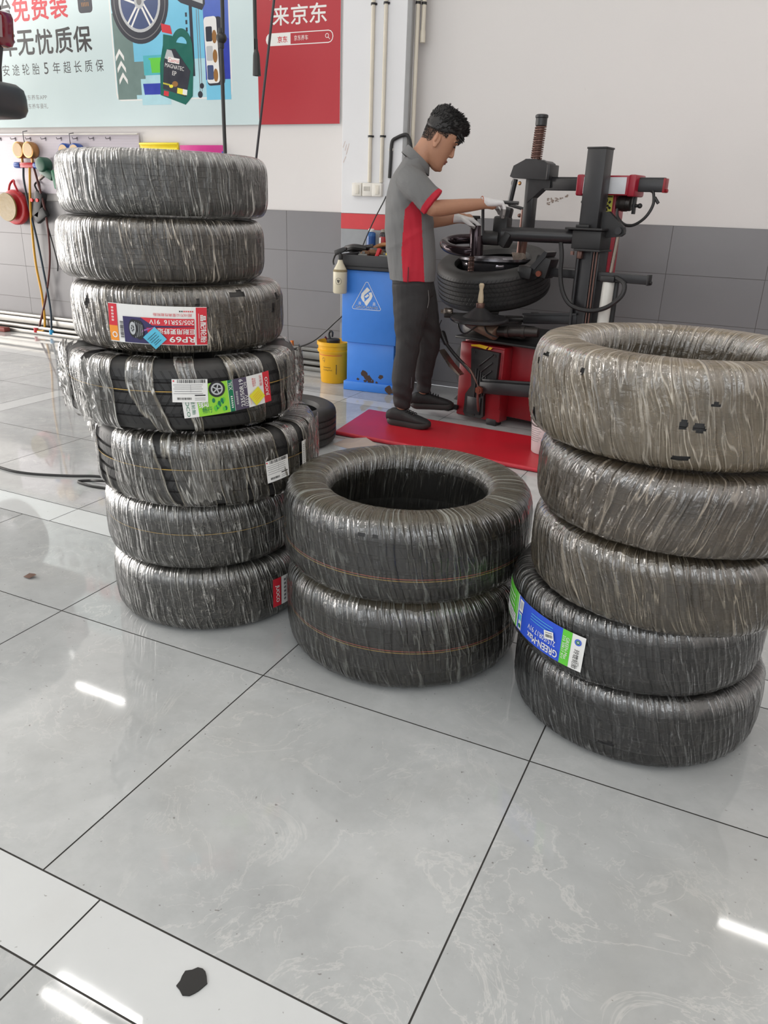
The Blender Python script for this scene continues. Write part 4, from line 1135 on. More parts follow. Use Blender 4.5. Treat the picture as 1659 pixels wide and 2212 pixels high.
# loose small things in the tray
M_or = pm('orange plastic', rgb(220, 120, 40), .5); M_ye = pm('yellow plastic', rgb(220, 196, 70), .5); M_br = pm('brown rag', rgb(110, 80, 56), .8); M_gun = pm('grey metal', rgb(100, 98, 96), .4, .7)
M_rd = pm('red plastic', rgb(196, 36, 44), .4); M_lead = pm('lead grey', rgb(120, 120, 116), .5, .4)
items = [('pliers', 'black handled pliers lying at the left of the cabinet tray', 'pliers', (.055, .08, .935)), ('rag', 'brown crumpled rag in the cabinet tray', 'rag', (.20, .10, .93)),
         ('red_clip', 'red clip lying in the front of the cabinet tray', 'clip', (.265, .015, .93)), ('yellow_valve', 'yellow plastic valve piece in the cabinet tray beside the mechanic', 'valve', (.36, .03, .935)),
         ('coiled_cord', 'orange brown cord coiled at the back of the cabinet tray', 'cord', (.27, .14, .955)), ('wheel_weight', 'grey wheel weight lying left in the cabinet tray', 'wheel weight', (.15, .02, .93)), ('wheel_weight', 'grey wheel weight lying right in the cabinet tray', 'wheel weight', (.31, .01, .93)), ('bottle_top', 'small red cap at the back of the cabinet tray', 'cap', (.16, .16, .955))]
for nm, lab, cat, p in items:
    t = thing(nm, lab, cat, on_cab(p[0], p[1], p[2] + .03), CR)
    t.scale = (1.35, 1.35, 1.6)
    mb = MB()
    if nm == 'pliers':
        mb.tube(catmull([(-.06, .03, .02), (0, .0, .03), (.06, .02, .025)], 5), .014, 8); mb.build('handle', M_black_pl, t)
        mb = MB(); mb.tube(catmull([(-.05, .06, .015), (0, .04, .02), (.09, .05, .035)], 5), .012, 8); mb.build('handle', M_black_pl, t)
        mb = MB(); mb.ell((.10, .035, .02), (.03, .02, .012)); mb.build('jaw', M_gun, t)
    elif nm == 'rag':
        rr = random.Random(2)
        for k in range(7): mb.ell((rr.uniform(-.04, .04), rr.uniform(-.03, .04), rr.uniform(0, .02)), (.03, .02, .014), Matrix.Rotation(rr.random() * 3, 3, 'Z'), 10, 6)
        mb.build('cloth', M_br, t)
    elif nm == 'red_clip':
        mb.box((0, 0, .012), (.018, .03, .05), rot=Matrix.Rotation(.4, 3, 'Y'), bev=.004); mb.build('clip_body', M_rd, t)
        mb = MB(); mb.cyl((0, 0, -.005), (.02, 0, .006), .008, 8); mb.build('spring', M_gun, t)
    elif nm == 'yellow_valve':
        mb.cyl((-.03, 0, .0), (.03, .01, .01), .016, 12, bev=.003); mb.build('valve_body', M_ye, t)
        mb = MB(); mb.cyl((.03, .01, .01), (.045, .012, .012), .009, 10); mb.build('stem', M_ye, t)
    elif nm == 'coiled_cord':
        mb.tube(catmull([(-.08, 0, .01), (-.03, .02, .03), (.03, .0, .035), (.09, .01, .03), (.13, .02, .02)], 6), .009, 8); mb.build('cord', pm('orange brown cord', rgb(150, 98, 52), .6), t)
    elif nm == 'wheel_weight':
        mb.box((0, 0, .004), (.05, .016, .012), bev=.003); mb.build('weight', M_lead, t)
        mb = MB(); mb.box((0, .006, .014), (.016, .004, .012), bev=.001); mb.build('spring_clip', M_gun, t)
    else:
        mb.cyl((0, 0, 0), (0, 0, .02), .022, 14, bev=.003); mb.build('cap', M_rd, t)
def can(name, lab, x, h, r, body, cap, band, nk):
    t = thing(name, lab, 'can', on_cab(x, .335, 1.0005))
    mb = MB(); mb.lathe([(r * .96, 0), (r, .004), (r, h * .74), (r * .9, h * .80), (nk, h * .84), (nk, h * .86)], n=24); b = mb.build('can_body', body, t)
    mb = MB(); mb.lathe([(nk + .004, h * .845), (nk + .004, h * .97), (nk, h)], n=20); mb.build('cap', cap, t)
    mb = MB(); mb.lathe([(r + .0006, h * .12), (r + .0006, h * .62)], n=24); mb.f = mb.f[:-2]; mb.m = mb.m[:-2]; mb.build('print', band, b)
can('spray_can', 'blue spray can with white cap standing on the cabinet hood', .085, .135, .033, pm('can blue', rgb(52, 104, 168), .3), I_white, pm('can deep blue', rgb(38, 84, 150), .3), .018)
can('additive_bottle', 'black and red additive bottle with grey cap on the cabinet hood', .185, .135, .031, pm('bottle black', rgb(40, 30, 34), .3), pm('cap grey', rgb(140, 132, 120), .5), pm('bottle red', rgb(170, 44, 44), .35), .019)
mb = MB(); mb.box((0, 0, 0), (.021, .002, .055)); 
o = mb.build('can_label', I_white, bpy.data.objects['additive_bottle']); o.location = (-.018, -.0275, .05); o.rotation_euler = (0, 0, -.55)
# spray bottle hooked on the cabinet's left edge
t = thing('spray_bottle', 'cream spray bottle with black trigger hooked on the blue cabinet', 'bottle', on_cab(.012, -.062, .705))
M_sb = pm('cream bottle plastic', rgb(214, 206, 182), .4)
mb = MB(); mb.lathe([(.044, 0), (.05, .008), (.05, .145), (.044, .165), (.022, .205), (.016, .225), (.016, .232)], n=28); b = mb.build('bottle_body', M_sb, t)
g = G(); g.ring(0, 0, .021, .023, 0); g.poly([(-.012, .010), (-.006, .010), (0, -.008), (-.002, -.014)], 0); g.poly([(.012, .012), (.006, .008), (0, -.008), (.002, -.014)], 0); g.rect(0, .004, .005, .012, 0); g.text('VV', 0, .002, .012, 0)
def wrapc(r, p0): return lambda x, y, d: ((r + .0006) * math.cos(p0 + x / r), (r + .0006) * math.sin(p0 + x / r), .085 + y)
g.build('emblem', [I_black], wrapc(.05, -PI * .42), b)
mb = MB(); mb.lathe([(.0502, .147), (.0506, .150), (.0490, .158), (.046, .163)], n=28); mb.f = mb.f[:-2]; mb.m = mb.m[:-2]; mb.build('grime_ring', pm('grime', rgb(140, 126, 96), .8), b)
mb = MB(); mb.lathe([(.018, .228), (.018, .255), (.012, .27)], n=16); mb.box((-.004, 0, .285), (.085, .028, .032), rot=Matrix.Rotation(-.35, 3, 'Y'), bev=.01); mb.box((.035, 0, .302), (.03, .024, .02), bev=.006); s_ = mb.build('trigger_head', M_black_pl, t)
mb = MB(); mb.tube(catmull([(-.02, 0, .275), (-.045, 0, .25), (-.058, 0, .215), (-.052, 0, .19)], 5), .007, 8); mb.build('trigger', M_black_pl, s_)
# cables by the pillar
hose_t = MB(); hose_t.tube(catmull([(-1.475, 3.83, 1.36), (-1.49, 3.82, 1.32), (-1.53, 3.76, 1.20), (-1.575, 3.70, 1.05), (-1.59, 3.665, .965)], 8), .0045, 8)
tag(hose_t.build('power_cable', M_black_pl), 'thin black cable running from the switches down to the cabinet tray', 'cable')
hose_t = MB(); hose_t.tube(catmull([(-1.648, 3.60, .70), (-1.68, 3.72, .66), (-1.78, 3.80, .52), (-1.90, 3.84, .42), (-2.0, 3.87, .34), (-2.12, 3.88, .25), (-2.25, 3.86, .19), (-2.5, 3.8, .10), (-2.8, 3.7, .012)], 8), .006, 8)
tag(hose_t.build('power_cable', M_black_pl), 'black cable drooping from behind the cabinet to the skirting rail', 'cable')
t = thing('cable_hook', 'black cable elbow clipped on the pillar edge behind the mechanic', 'cable', (-1.44, 3.835, 1.62))
mb = MB(); mb.tube(catmull([(-.015, 0, -.14), (-.01, 0, -.02), (-.005, 0, .09), (.03, 0, .12), (.10, 0, .14), (.125, .01, .11), (.14, .02, .04)], 6), .0125, 10); mb.build('cable', M_black_pl, t)
mb = MB(); mb.box((-.012, .005, .045), (.035, .014, .02), bev=.004); mb.build('clip', M_sw, t)
# orange-handled scrap on the rail
mb = MB(); mb.box((-2.33, 3.90, .212), (.02, .03, .045), bev=.004); tag(mb.build('orange_tag', M_or), 'small orange tag on the skirting rail behind the stack', 'tag')

# ---- yellow pail
t = thing('yellow_pail', 'yellow plastic pail with a black tool standing beside the blue cabinet', 'pail', (-1.80, 3.665, .001))
M_yel = pm('yellow pail plastic', rgb(236, 176, 26), .4, var=.06)
mb = MB(); mb.lathe([(.098, 0), (.102, .006), (.118, .235), (.128, .237), (.130, .252), (.122, .256), (.124, .285), (.133, .288), (.133, .312), (.126, .315), (.121, .30), (.112, .18), (.10, .03), (0.0, .028)], n=36); b = mb.build('pail_body', M_yel, t, smooth=35)
g = G(); g.text('Automotive', -.030, .026, .011, 0, w=.062); g.text('Cooling Fluid', -.026, .004, .013, 0, w=.075); [g.rect(.045, .045 - q * .0095, .008, .0055, 0, 0, .25 * (q % 3 - 1)) for q in range(8)]; g.ring(-.055, .085, .012, .0135, 0, a0=.3, a1=5.6); g.line([(-.046, .087), (-.052, .062)], .0016, 0); g.line([(-.055, .098), (-.066, .09)], .0016, 0)
def pailmap(x, y, d):
    r = .110 + (y - 0) * .07 + .001; p = -PI * .42 + x / .11
    return (r * math.cos(p), r * math.sin(p), .1 + y)
g.build('print', [I_black], pailmap, b)
g = G(); g.rect(0, .118, .19, .0035, 0, nx=16); g.build('print_line', [I_red], lambda x, y, d: ((.1195) * math.cos(-PI * .45 + x / .11), (.1195) * math.sin(-PI * .45 + x / .11), .1 + y), b)
mb = MB(); mb.lathe([(.05, .25), (.052, .325), (.045, .332), (.0, .332)], c=(.0, -.015, 0), n=24); s_ = mb.build('tool_body', M_black_pl, t)
mb = MB(); mb.tube(catmull([(-.03, -.015, .33), (-.04, -.015, .362), (-.03, -.015, .385), (-.01, -.015, .378), (-.012, -.015, .345)], 5), .009, 8); mb.build('tool_ring', M_black_pl, s_)
mb = MB(); mb.tube([(-.05, -.02, .32), (-.066, -.03, .343)], .007, 8); mb.build('tool_lever', pm('maroon', rgb(96, 32, 40), .4), s_)

# ---- red floor mat, white pail
t = thing('red_mat', 'red rectangular board lying on the floor in front of the tyre changer', 'mat', (0, 0, 0))
pts = [(-1.055, 2.345), (1.6, 2.20), (1.66, 2.80), (-1.125, 2.93)]
M_mat = NT('red board paint')
gP = M_mat.n('NewGeometry').outputs['Position']
c = M_mat.mix(M_mat.ramp(M_mat.noise(gP, 3, 5), .4, .7), rgb(186, 30, 44), rgb(172, 34, 44))
c = M_mat.mix(M_mat.math('MULTIPLY', M_mat.ramp(M_mat.noise(gP, 17, 4, .6), .69, .75), .6), c, rgb(150, 130, 130))
M_mat.L.new(c, M_mat.b.inputs['Base Color']); M_mat.b.inputs['Roughness'].default_value = .36
mb = MB(); mb.prism(pts, (0, 0, .012), (1, 0, 0), (0, 1, 0), .022); mb.build('board', M_mat.m, t, smooth=0)
mb = MB(); mb.tube([(-1.055, 2.345, .013), (1.6, 2.20, .013)], .0125, 10); mb.build('front_edge', pm('worn red edge', rgb(186, 44, 58), .5, var=.3, scale=30), t)
t = thing('white_pail', 'dirty white plastic pail standing on the red mat by the right stack', 'pail', (.165, 2.60, .024))
mb = MB(); mb.lathe([(.078, 0), (.082, .005), (.096, .20), (.104, .202), (.104, .225), (.099, .228), (.102, .26), (.096, .262), (.09, .2), (.078, .02), (0, .018)], n=32); b = mb.build('pail_body', pm('dirty white plastic', rgb(222, 214, 214), .5, var=.12), t)
g = G()
for i in range(9): g.rect(0, .06 - i * .012, .10 - .03 * ((i * 7) % 3) / 2, .0022, 0, nx=8)
g.build('print', [I_grey], lambda x, y, d: ((.093 + y * .07) * math.cos(-PI * .72 + x / .09), (.093 + y * .07) * math.sin(-PI * .72 + x / .09), .11 + y), b)
mb = MB(); mb.tube(catmull([(.104, 0, .20), (.07, -.09, .175), (0, -.118, .165), (-.07, -.09, .175), (-.104, 0, .20)], 6), .003, 6); mb.build('bail', M_gun, t)

# ---- black cord on the floor left
mb = MB(); mb.tube(catmull([(-2.6, .98, .0065), (-2.186, .905, .0065), (-1.997, .91, .0065), (-1.80, .985, .0065), (-1.69, 1.045, .0065), (-1.56, 1.07, .0065), (-1.50, 1.03, .016), (-1.60, .985, .0165), (-1.665, .985, .0065), (-1.70, .945, .0065), (-1.60, .93, .0065), (-1.50, .94, .0065), (-1.42, .90, .0065), (-1.25, .88, .0065)], 8), .0062, 8)
CORD_A = tag(mb.build('floor_cord', M_black_pl), 'thin black cord lying on the floor tiles left of the tall stack', 'cord')

# ---- debris
mb = MB(); mb.add([(-.02, -.012, .002), (.012, -.014, .004), (.026, .008, .012), (.008, .016, .009), (-.012, .010, .005), (.0, 0, .016)], [(0, 1, 5), (1, 2, 5), (2, 3, 5), (3, 4, 5), (4, 0, 5), (4, 3, 2, 1, 0)])
tag(mb.build('dry_leaf', pm('dry leaf brown', rgb(104, 78, 66), .7), loc=(-1.087, .123, .001)), 'small brown dry leaf on the floor near the left edge', 'leaf')
mb = MB(); rr = random.Random(6)
pts = [((.021 + .009 * rr.random()) * math.cos(2 * PI * i / 16) * (1.05 if i % 3 else .8), (.021 + .009 * rr.random()) * math.sin(2 * PI * i / 16)) for i in range(16)]
mb.prism(pts, (0, 0, .0015), (1, 0, 0), (0, 1, 0), .0022)
tag(mb.build('rubber_scrap', pm('black scrap', rgb(30, 29, 28), .6), smooth=0, loc=(.428, -.857, 0)), 'ragged black rubber scrap on the white floor strip in front', 'scrap')
mb = MB(); mb.add([(-.12, -.02, .001), (.10, -.07, .001), (.13, .06, .02), (.03, .12, .03), (-.09, .09, .012), (.0, .02, .022)], [(0, 1, 5), (1, 2, 5), (2, 3, 5), (3, 4, 5), (4, 0, 5)])
tag(mb.build('plastic_scrap', pm('brownish plastic', rgb(176, 160, 150), .5), smooth=0, loc=(-.853, 2.173, 0)), 'crumpled brownish plastic scrap on the floor between the old tyre and red mat', 'scrap')

# scuffs on the wall paint behind the machine and on the pillar
g = G(); rr = random.Random(3)
for x0, z0, n, dx, dz in ((-.36, 1.455, 4, .036, .001), (-.335, 1.375, 3, .03, .0), (-.33, 1.345, 5, .03, .012)):
    for i in range(n):
        for k in range(5): g.rect(x0 + dx * i + rr.uniform(-.01, .01), z0 + dz * i + rr.uniform(-.009, .009), rr.uniform(.006, .014), rr.uniform(.004, .010), 0, 0, rr.uniform(-.4, .4))
o = g.build('scuff_marks', [pm('rubber scuff', rgb(150, 134, 124), .8, var=.1)], lambda x, y, d: (x, 4.0088 - d, y), bpy.data.objects['wall_back'], step=.00004)
g = G()
for x, z, a in ((-1.835, 1.70, 1.2), (-1.82, 1.68, 1.25), (-1.80, 1.685, 1.3), (-1.81, 1.655, 1.3), (-1.83, 1.60, 1.1)): g.rect(x, z, .045, .004, 0, 0, a)
g.build('scuff_marks', [pm('pinkish scuff', rgb(206, 186, 176), .8, var=.1)], lambda x, y, d: (x, PY - .0012 - d, y), bpy.data.objects['wall_pillar'], step=.00004)
# ================================================================== tyre changer
MR = math.atan2(-.227, .974)
mc = thing('tyre_changer', 'red and black tyre changing machine with tall column and arms by the back wall', 'machine', (-.574, 3.128, 0), MR)
M_mred = pm('dark red enamel', rgb(140, 22, 32), .35, var=.15, scale=8)
M_cred = pm('crimson enamel', rgb(150, 24, 44), .32, var=.08)
M_mblk = pm('machine black', rgb(38, 37, 39), .36, var=.2)
M_mblk2 = pm('matt black steel', rgb(32, 31, 32), .48, var=.2)
M_cast = pm('dirty cast metal', rgb(128, 108, 92), .45, .5, var=.35, scale=22)
M_greasy = pm('greasy black metal', rgb(52, 48, 46), .35, .4, var=.3, scale=26)
M_chrome = pm('worn steel', rgb(150, 138, 128), .28, .85, var=.2)
M_dkchrome = pm('dark polished tube', rgb(60, 50, 54), .15, .7, var=.1)
M_bronze = pm('brown oiled steel', rgb(112, 84, 76), .35, .6, var=.2)
RY = lambda a: Matrix.Rotation(a, 3, 'Y'); RX = lambda a: Matrix.Rotation(a, 3, 'X'); RZ = lambda a: Matrix.Rotation(a, 3, 'Z')
def mp_(name, fn, mat, smooth=35, parent=None):
    m = MB(); fn(m); return m.build(name, mat, parent or mc, smooth)
# base
mp_('base_body', lambda m: (m.box((.50, .42, .285), (1.06, .66, .47), bev=.012)), M_mred)
def groove(m):
    m.box((.66, .083, .27), (.66, .02, .03), bev=.003)
mp_('recess_slot', groove, M_mblk2)
mp_('top_deck', lambda m: m.box((.49, .37, .527), (1.08, .74, .016), bev=.006), M_mblk2)
mp_('pedal_housing', lambda m: (m.box((.165, .045, .265), (.33, .10, .475), bev=.008), m.box((.205, -.008, .495), (.25, .012, .012), bev=.003), m.box((.322, -.006, .30), (.012, .012, .38), bev=.003)), M_mred)
pc = [(.098, .478), (.303, .470), (.296, .262), (.232, .255), (.216, .19), (.222, .055), (.205, .038), (.085, .038), (.072, .06), (.078, .18), (.118, .24), (.108, .33)]
def cover(m):
    m.prism(pc, (0, -.018, 0), (1, 0, 0), (0, 0, 1), .025)
cv = mp_('pedal_cover', cover, M_mblk2, 30)
def ribs(m):
    for i in range(3):
        m.box((.215 + .006 * i, -.034, .415 - .045 * i), (.13 - .02 * i, .008, .008), rot=RY(-.72), bev=.002)
    for i in range(5): m.box((.15 + .018 * i, -.034, .255), (.006, .008, .20 - .02 * i), bev=.002)
    m.box((.15, -.034, .115), (.10, .01, .11), bev=.004)
mp_('cover_ribs', ribs, M_mblk, parent=cv)
for x, z in ((.125, .455), (.275, .448), (.15, .055)):
    mp_('screw', lambda m: m.cyl((x, -.03, z), (x, -.034, z), .009, 12), M_greasy, parent=cv)
mp_('yellow_tape', lambda m: (m.prism([(.085, .503), (.15, .512), (.215, .506), (.195, .487), (.13, .495), (.09, .494)], (0, -.0165, -.008), (1, 0, 0), (0, 0, 1), .002), m.prism([(.222, .505), (.245, .503), (.232, .488), (.212, .487)], (0, -.0165, -.008), (1, 0, 0), (0, 0, 1), .002)), pm('yellow tape', rgb(236, 190, 30), .4), 0)
for x, y in ((.27, .03), (-.01, .12), (.98, .12), (.98, .70), (-.01, .70)):
    mp_('foot', lambda m: m.box((x, y, .022), (.075, .075, .044), bev=.006), M_mblk2)
# bead breaker side: rubber pad, arm, blade, lever
mp_('breaker_pad', lambda m: m.prism([(-.02, .50), (-.08, .49), (-.13, .40), (-.135, .28), (-.10, .20), (-.02, .20)], (0, .30, 0), (1, 0, 0), (0, 0, 1), .30), M_mblk2)
mp_('breaker_shoe', lambda m: m.prism([(-.02, .21), (-.07, .20), (-.19, .05), (-.02, .05)], (0, .30, 0), (1, 0, 0), (0, 0, 1), .10), M_mblk2)
mp_('breaker_blade', lambda m: m.prism([(-.097, .446), (-.085, .450), (.0, .372), (.078, .312), (.070, .306), (-.01, .352)], (0, -.085, 0), (1, 0, 0), (0, 0, 1), .05), M_chrome)
mp_('breaker_bar', lambda m: (m.box((.42, -.07, .272), (.40, .055, .075), rot=RY(-.09), bev=.006), m.box((.40, -.07, .315), (.36, .02, .016), rot=RY(-.10), bev=.003)), M_mblk)
mp_('pivot_nut', lambda m: (m.cyl((.225, -.09, .238), (.225, -.115, .238), .026, 6), m.cyl((.225, -.115, .238), (.225, -.120, .238), .012, 12)), pm('rusty nut', rgb(120, 62, 46), .5, .4))
mp_('breaker_spring', lambda m: m.tube(catmull([(.215, -.10, .215), (.222, -.105, .16), (.23, -.10, .10)], 5), [.008] * 10 + [.004], 8), pm('rusty rod', rgb(104, 50, 44), .5, .4))
mp_('breaker_lever', lambda m: (m.tube(catmull([(-.085, -.09, .535), (-.06, -.09, .495), (.02, -.095, .43), (.10, -.095, .375), (.155, -.095, .335)], 6), .011, 10)), M_mblk2)
mp_('lever_grip', lambda m: (m.tube(catmull([(-.10, -.09, .562), (-.088, -.09, .54), (-.062, -.09, .50), (-.05, -.09, .485)], 5), [.016, .020, .023, .024, .024, .024, .023, .022, .020, .019, .018, .018, .017, .016, .014, .012], 12)), M_mblk)
mp_('lever_cable', lambda m: m.tube(catmull([(-.10, -.09, .56), (-.13, -.07, .59), (-.15, -.02, .62)], 5), .004, 6), M_mblk2)
mp_('breaker_tongue', lambda m: m.tube(catmull([(.10, -.10, .385), (.14, -.10, .36), (.18, -.10, .31), (.215, -.10, .255)], 5), [.004] * 5 + [.007] * 8 + [.004] * 3, 8), M_bronze)
# turntable
mp_('gearbox', lambda m: (m.cyl((.02, .30, .53), (.02, .30, .60), .20, 28, bev=.01), m.box((.25, .16, .585), (.30, .16, .07), bev=.012)), M_greasy)
mp_('table_cylinder', lambda m: (m.cyl((.06, -.03, .648), (.29, -.06, .592), .045, 18, bev=.008),), M_cast)
mp_('table_cylinder', lambda m: (m.cyl((.29, -.05, .605), (.54, .0, .622), .030, 14, bev=.006), m.cyl((.34, -.04, .608), (.36, -.036, .61), .036, 14), m.cyl((.44, -.02, .615), (.46, -.016, .616), .036, 14)), M_greasy)
mp_('air_line', lambda m: m.tube(catmull([(.05, -.06, .67), (.02, -.08, .62), (.08, -.10, .57), (.16, -.10, .62), (.20, -.09, .66), (.25, -.11, .60), (.32, -.10, .575)], 6), .005, 6), M_mblk2)
def table(m):
    m.cyl((.02, .31, .60), (.02, .31, .625), .21, 32, bev=.006)
    for a in (.5, 2.07, 3.64, 5.21):
        m.box((.02 + .20 * math.cos(a), .31 + .20 * math.sin(a), .63), (.22, .085, .03), rot=RZ(a), bev=.006)
mp_('turntable', table, M_greasy)
for a in (.5, 2.07, 3.64, 5.21):
    mp_('jaw', lambda m: (m.box((.02 + .285 * math.cos(a), .31 + .285 * math.sin(a), .652), (.06, .06, .045), rot=RZ(a), bev=.008), m.cyl((.02 + .30 * math.cos(a), .31 + .30 * math.sin(a), .65), (.02 + .335 * math.cos(a), .31 + .335 * math.sin(a), .65), .013, 10)), M_chrome if a > 3 and a < 4 else M_greasy)
ax = Vector((.02, -.04, 1)).normalized()
cb = Vector((.180, -.095, .668))
mp_('cone_disc', lambda m: m.lathe([(0, -.012), (.165, -.012), (.178, -.004), (.178, .004), (.168, .012), (.105, .014), (.10, .016), (.040, .062), (.034, .066), (.030, .070), (0, .070)], c=cb, axis=ax, n=40), M_mblk)
mp_('cone_collar', lambda m: m.cyl(cb + ax * .066, cb + ax * .098, .026, 14, bev=.004), M_bronze)
mp_('cone_handle', lambda m: m.lathe([(.013, .095), (.018, .11), (.016, .14), (.011, .175), (.015, .195), (.016, .205), (.010, .213), (0, .214)], c=cb, axis=ax, n=16), pm('pale wood handle', rgb(196, 178, 150), .5))
# lower bar to the column
mp_('lower_arm', lambda m: (m.box((.52, .19, .685), (.36, .07, .06), rot=RY(-.10), bev=.006), m.box((.52, .15, .715), (.36, .01, .012), rot=RY(-.10))), M_mblk)
# rear red column and its head
mp_('rear_column', lambda m: (m.box((.715, .41, .97), (.10, .13, .90), bev=.006), m.box((.70, .41, .545), (.24, .26, .04), bev=.006), m.prism([(.74, .53), (.86, .53), (.745, .66)], (0, .41, 0), (1, 0, 0), (0, 0, 1), .02), m.prism([(.66, .53), (.54, .53), (.655, .66)], (0, .41, 0), (1, 0, 0), (0, 0, 1), .02)), M_cred)
mp_('yellow_notice', lambda m: (m.box((.722, .3435, 1.345), (.05, .002, .095)), m.box((.715, .3435, 1.265), (.045, .002, .03))), pm('notice yellow', rgb(208, 206, 96), .4, var=.25, scale=60), 0)
def notice_art(m):
    for i, (x, z) in enumerate(((.712, 1.365), (.730, 1.355), (.718, 1.335), (.732, 1.325), (.715, 1.315))): m.box((x, .342, z), (.012, .001, .016), rot=RY(i * .7))
    m.box((.715, .342, 1.265), (.03, .001, .004)); m.box((.722, .342, 1.384), (.045, .001, .006))
mp_('notice_print', notice_art, M_mblk2, 0)
mp_('arm_carriage', lambda m: (m.box((.555, .36, 1.443), (.045, .15, .115), bev=.01), m.box((.868, .36, 1.443), (.045, .15, .115), bev=.01), m.box((.71, .36, 1.443), (.34, .145, .105), bev=.008)), M_cred)
mp_('carriage_plate', lambda m: m.box((.708, .2865, 1.442), (.258, .003, .088), bev=.001), pm('scuffed white plate', rgb(206, 208, 212), .4, var=.15, scale=12))
mp_('horizontal_arm', lambda m: (m.box((.665, .36, 1.447), (.73, .052, .068), bev=.006), m.box((.665, .36, 1.484), (.73, .03, .008), bev=.002)), M_mblk)
mp_('arm_end_cap', lambda m: (m.box((1.034, .36, 1.447), (.012, .056, .074), bev=.003), m.cyl((1.04, .36, 1.42), (1.052, .36, 1.42), .009, 8)), M_mred)
mp_('stop_bolt', lambda m: (m.cyl((.575, .33, 1.387), (.575, .33, 1.355), .014, 10), m.ell((.575, .33, 1.353), (.018, .018, .012))), M_mblk2)
mp_('lock_motor', lambda m: (m.cyl((.775, .36, 1.35), (.855, .36, 1.35), .040, 20, bev=.006), m.cyl((.80, .36, 1.35), (.83, .36, 1.35), .043, 20)), M_greasy)
mp_('lock_handle', lambda m: (m.box((.872, .36, 1.345), (.014, .03, .10), bev=.003), m.cyl((.86, .36, 1.34), (.91, .36, 1.34), .009, 10), m.ell((.905, .36, 1.34), (.014, .014, .014))), M_mblk2)
mp_('air_hose', lambda m: m.tube(catmull([(.785, .33, 1.32), (.80, .32, 1.275), (.85, .31, 1.238), (.905, .31, 1.238), (.965, .31, 1.28), (.995, .32, 1.345), (.985, .33, 1.405), (.965, .34, 1.42)], 8), .0085, 8), M_mblk2)
mp_('hose_stub', lambda m: m.tube([(.995, .33, 1.385), (1.02, .33, 1.355)], .009, 8), M_mblk2)
# mount head: block, screw, spring, shaft, hand frame
Y0 = .36
mp_('head_block', lambda m: (m.prism([(.095, 1.548), (.075, 1.488), (.10, 1.478), (.335, 1.470), (.345, 1.545), (.325, 1.548), (.322, 1.562), (.30, 1.575), (.262, 1.578), (.245, 1.586), (.175, 1.586), (.165, 1.580)], (0, Y0, 0), (1, 0, 0), (0, 0, 1), .11), m.box((.335, Y0, 1.512), (.02, .12, .085), bev=.003)), M_mblk, 25)
mp_('head_bracket', lambda m: m.prism([(.20, 1.475), (.345, 1.475), (.345, 1.425), (.295, 1.422), (.23, 1.365), (.20, 1.34)], (0, Y0, 0), (1, 0, 0), (0, 0, 1), .07), M_mblk, 25)
def screw(m):
    m.cyl((.215, Y0, 1.58), (.228, Y0, 1.80), .024, 16)
    pts = []
    for i in range(200):
        a = i * 2 * PI / 14; z = 1.59 + .175 * i / 200
        pts.append((.2155 + (z - 1.58) * .06 + .031 * math.cos(a), Y0 + .031 * math.sin(a), z))
    m.tube(pts, .0048, 6)
mp_('screw_spring', screw, M_bronze, 50)
mp_('screw_cap', lambda m: m.lathe([(.030, 1.765), (.034, 1.77), (.034, 1.808), (.038, 1.812), (.038, 1.824), (.032, 1.829), (0, 1.830)], c=(.227, Y0, 0), n=22), M_mblk)
mp_('slide_tube', lambda m: (m.box((.205, Y0, 1.335), (.062, .062, .31), bev=.006), m.box((.205, Y0, 1.24), (.045, .045, .06), bev=.01)), M_mblk)
mp_('hex_shaft', lambda m: (m.cyl((.198, Y0, 1.24), (.180, Y0, 1.00), .022, 6), m.cyl((.168, Y0 - .02, 1.30), (.162, Y0 - .02, 1.0), .010, 8), m.ell((.15, Y0 - .02, 1.265), (.016, .012, .012))), M_bronze, 25)
mp_('mount_foot', lambda m: (m.prism([(.13, 1.045), (.20, 1.045), (.212, 1.01), (.20, .965), (.165, .95), (.15, .985)], (0, Y0 - .02, 0), (1, 0, 0), (0, 0, 1), .05),), M_chrome, 25)
mp_('hand_frame', lambda m: (m.tube([(.085, Y0, 1.475), (.062, Y0, 1.35), (.055, Y0, 1.325)], .017, 8), m.tube([(.055, Y0, 1.325), (.18, Y0, 1.30)], .010, 8), m.ell((.07, Y0, 1.45), (.012, .012, .02))), M_mblk)
mp_('brass_knob', lambda m: m.ell((.135, Y0 - .03, 1.45), (.011, .008, .012)), M_gold)
# front helper column
mp_('helper_column', lambda m: (m.box((.70, .20, 1.375), (.112, .10, .50), bev=.004), m.box((.722, .22, .84), (.135, .12, .60), bev=.004), m.box((.745, .155, .84), (.012, .012, .58)), m.cyl((.665, .15, .60), (.665, .15, 1.10), .010, 8)), M_mblk)
mp_('column_tip', lambda m: m.box((.70, .20, 1.628), (.118, .106, .010), bev=.003), M_mblk2)
mp_('column_rail', lambda m: (m.box((.762, .148, .85), (.006, .008, .50)), m.box((.780, .148, .85), (.006, .008, .50))), M_bronze, 0)
mp_('rail_nut', lambda m: m.box((.675, .15, 1.07), (.03, .03, .05), bev=.006), M_bronze)
mp_('helper_carriage', lambda m: (m.box((.715, .19, 1.15), (.175, .15, .10), bev=.005), m.box((.70, .18, 1.208), (.225, .17, .012), bev=.003), m.box((.68, .18, 1.222), (.08, .12, .016), bev=.003), m.box((.735, .18, 1.095), (.16, .17, .012), bev=.003)), M_mblk2)
mp_('carriage_bolt', lambda m: m.cyl((.635, .13, 1.085), (.635, .13, 1.065), .012, 8), M_bronze)
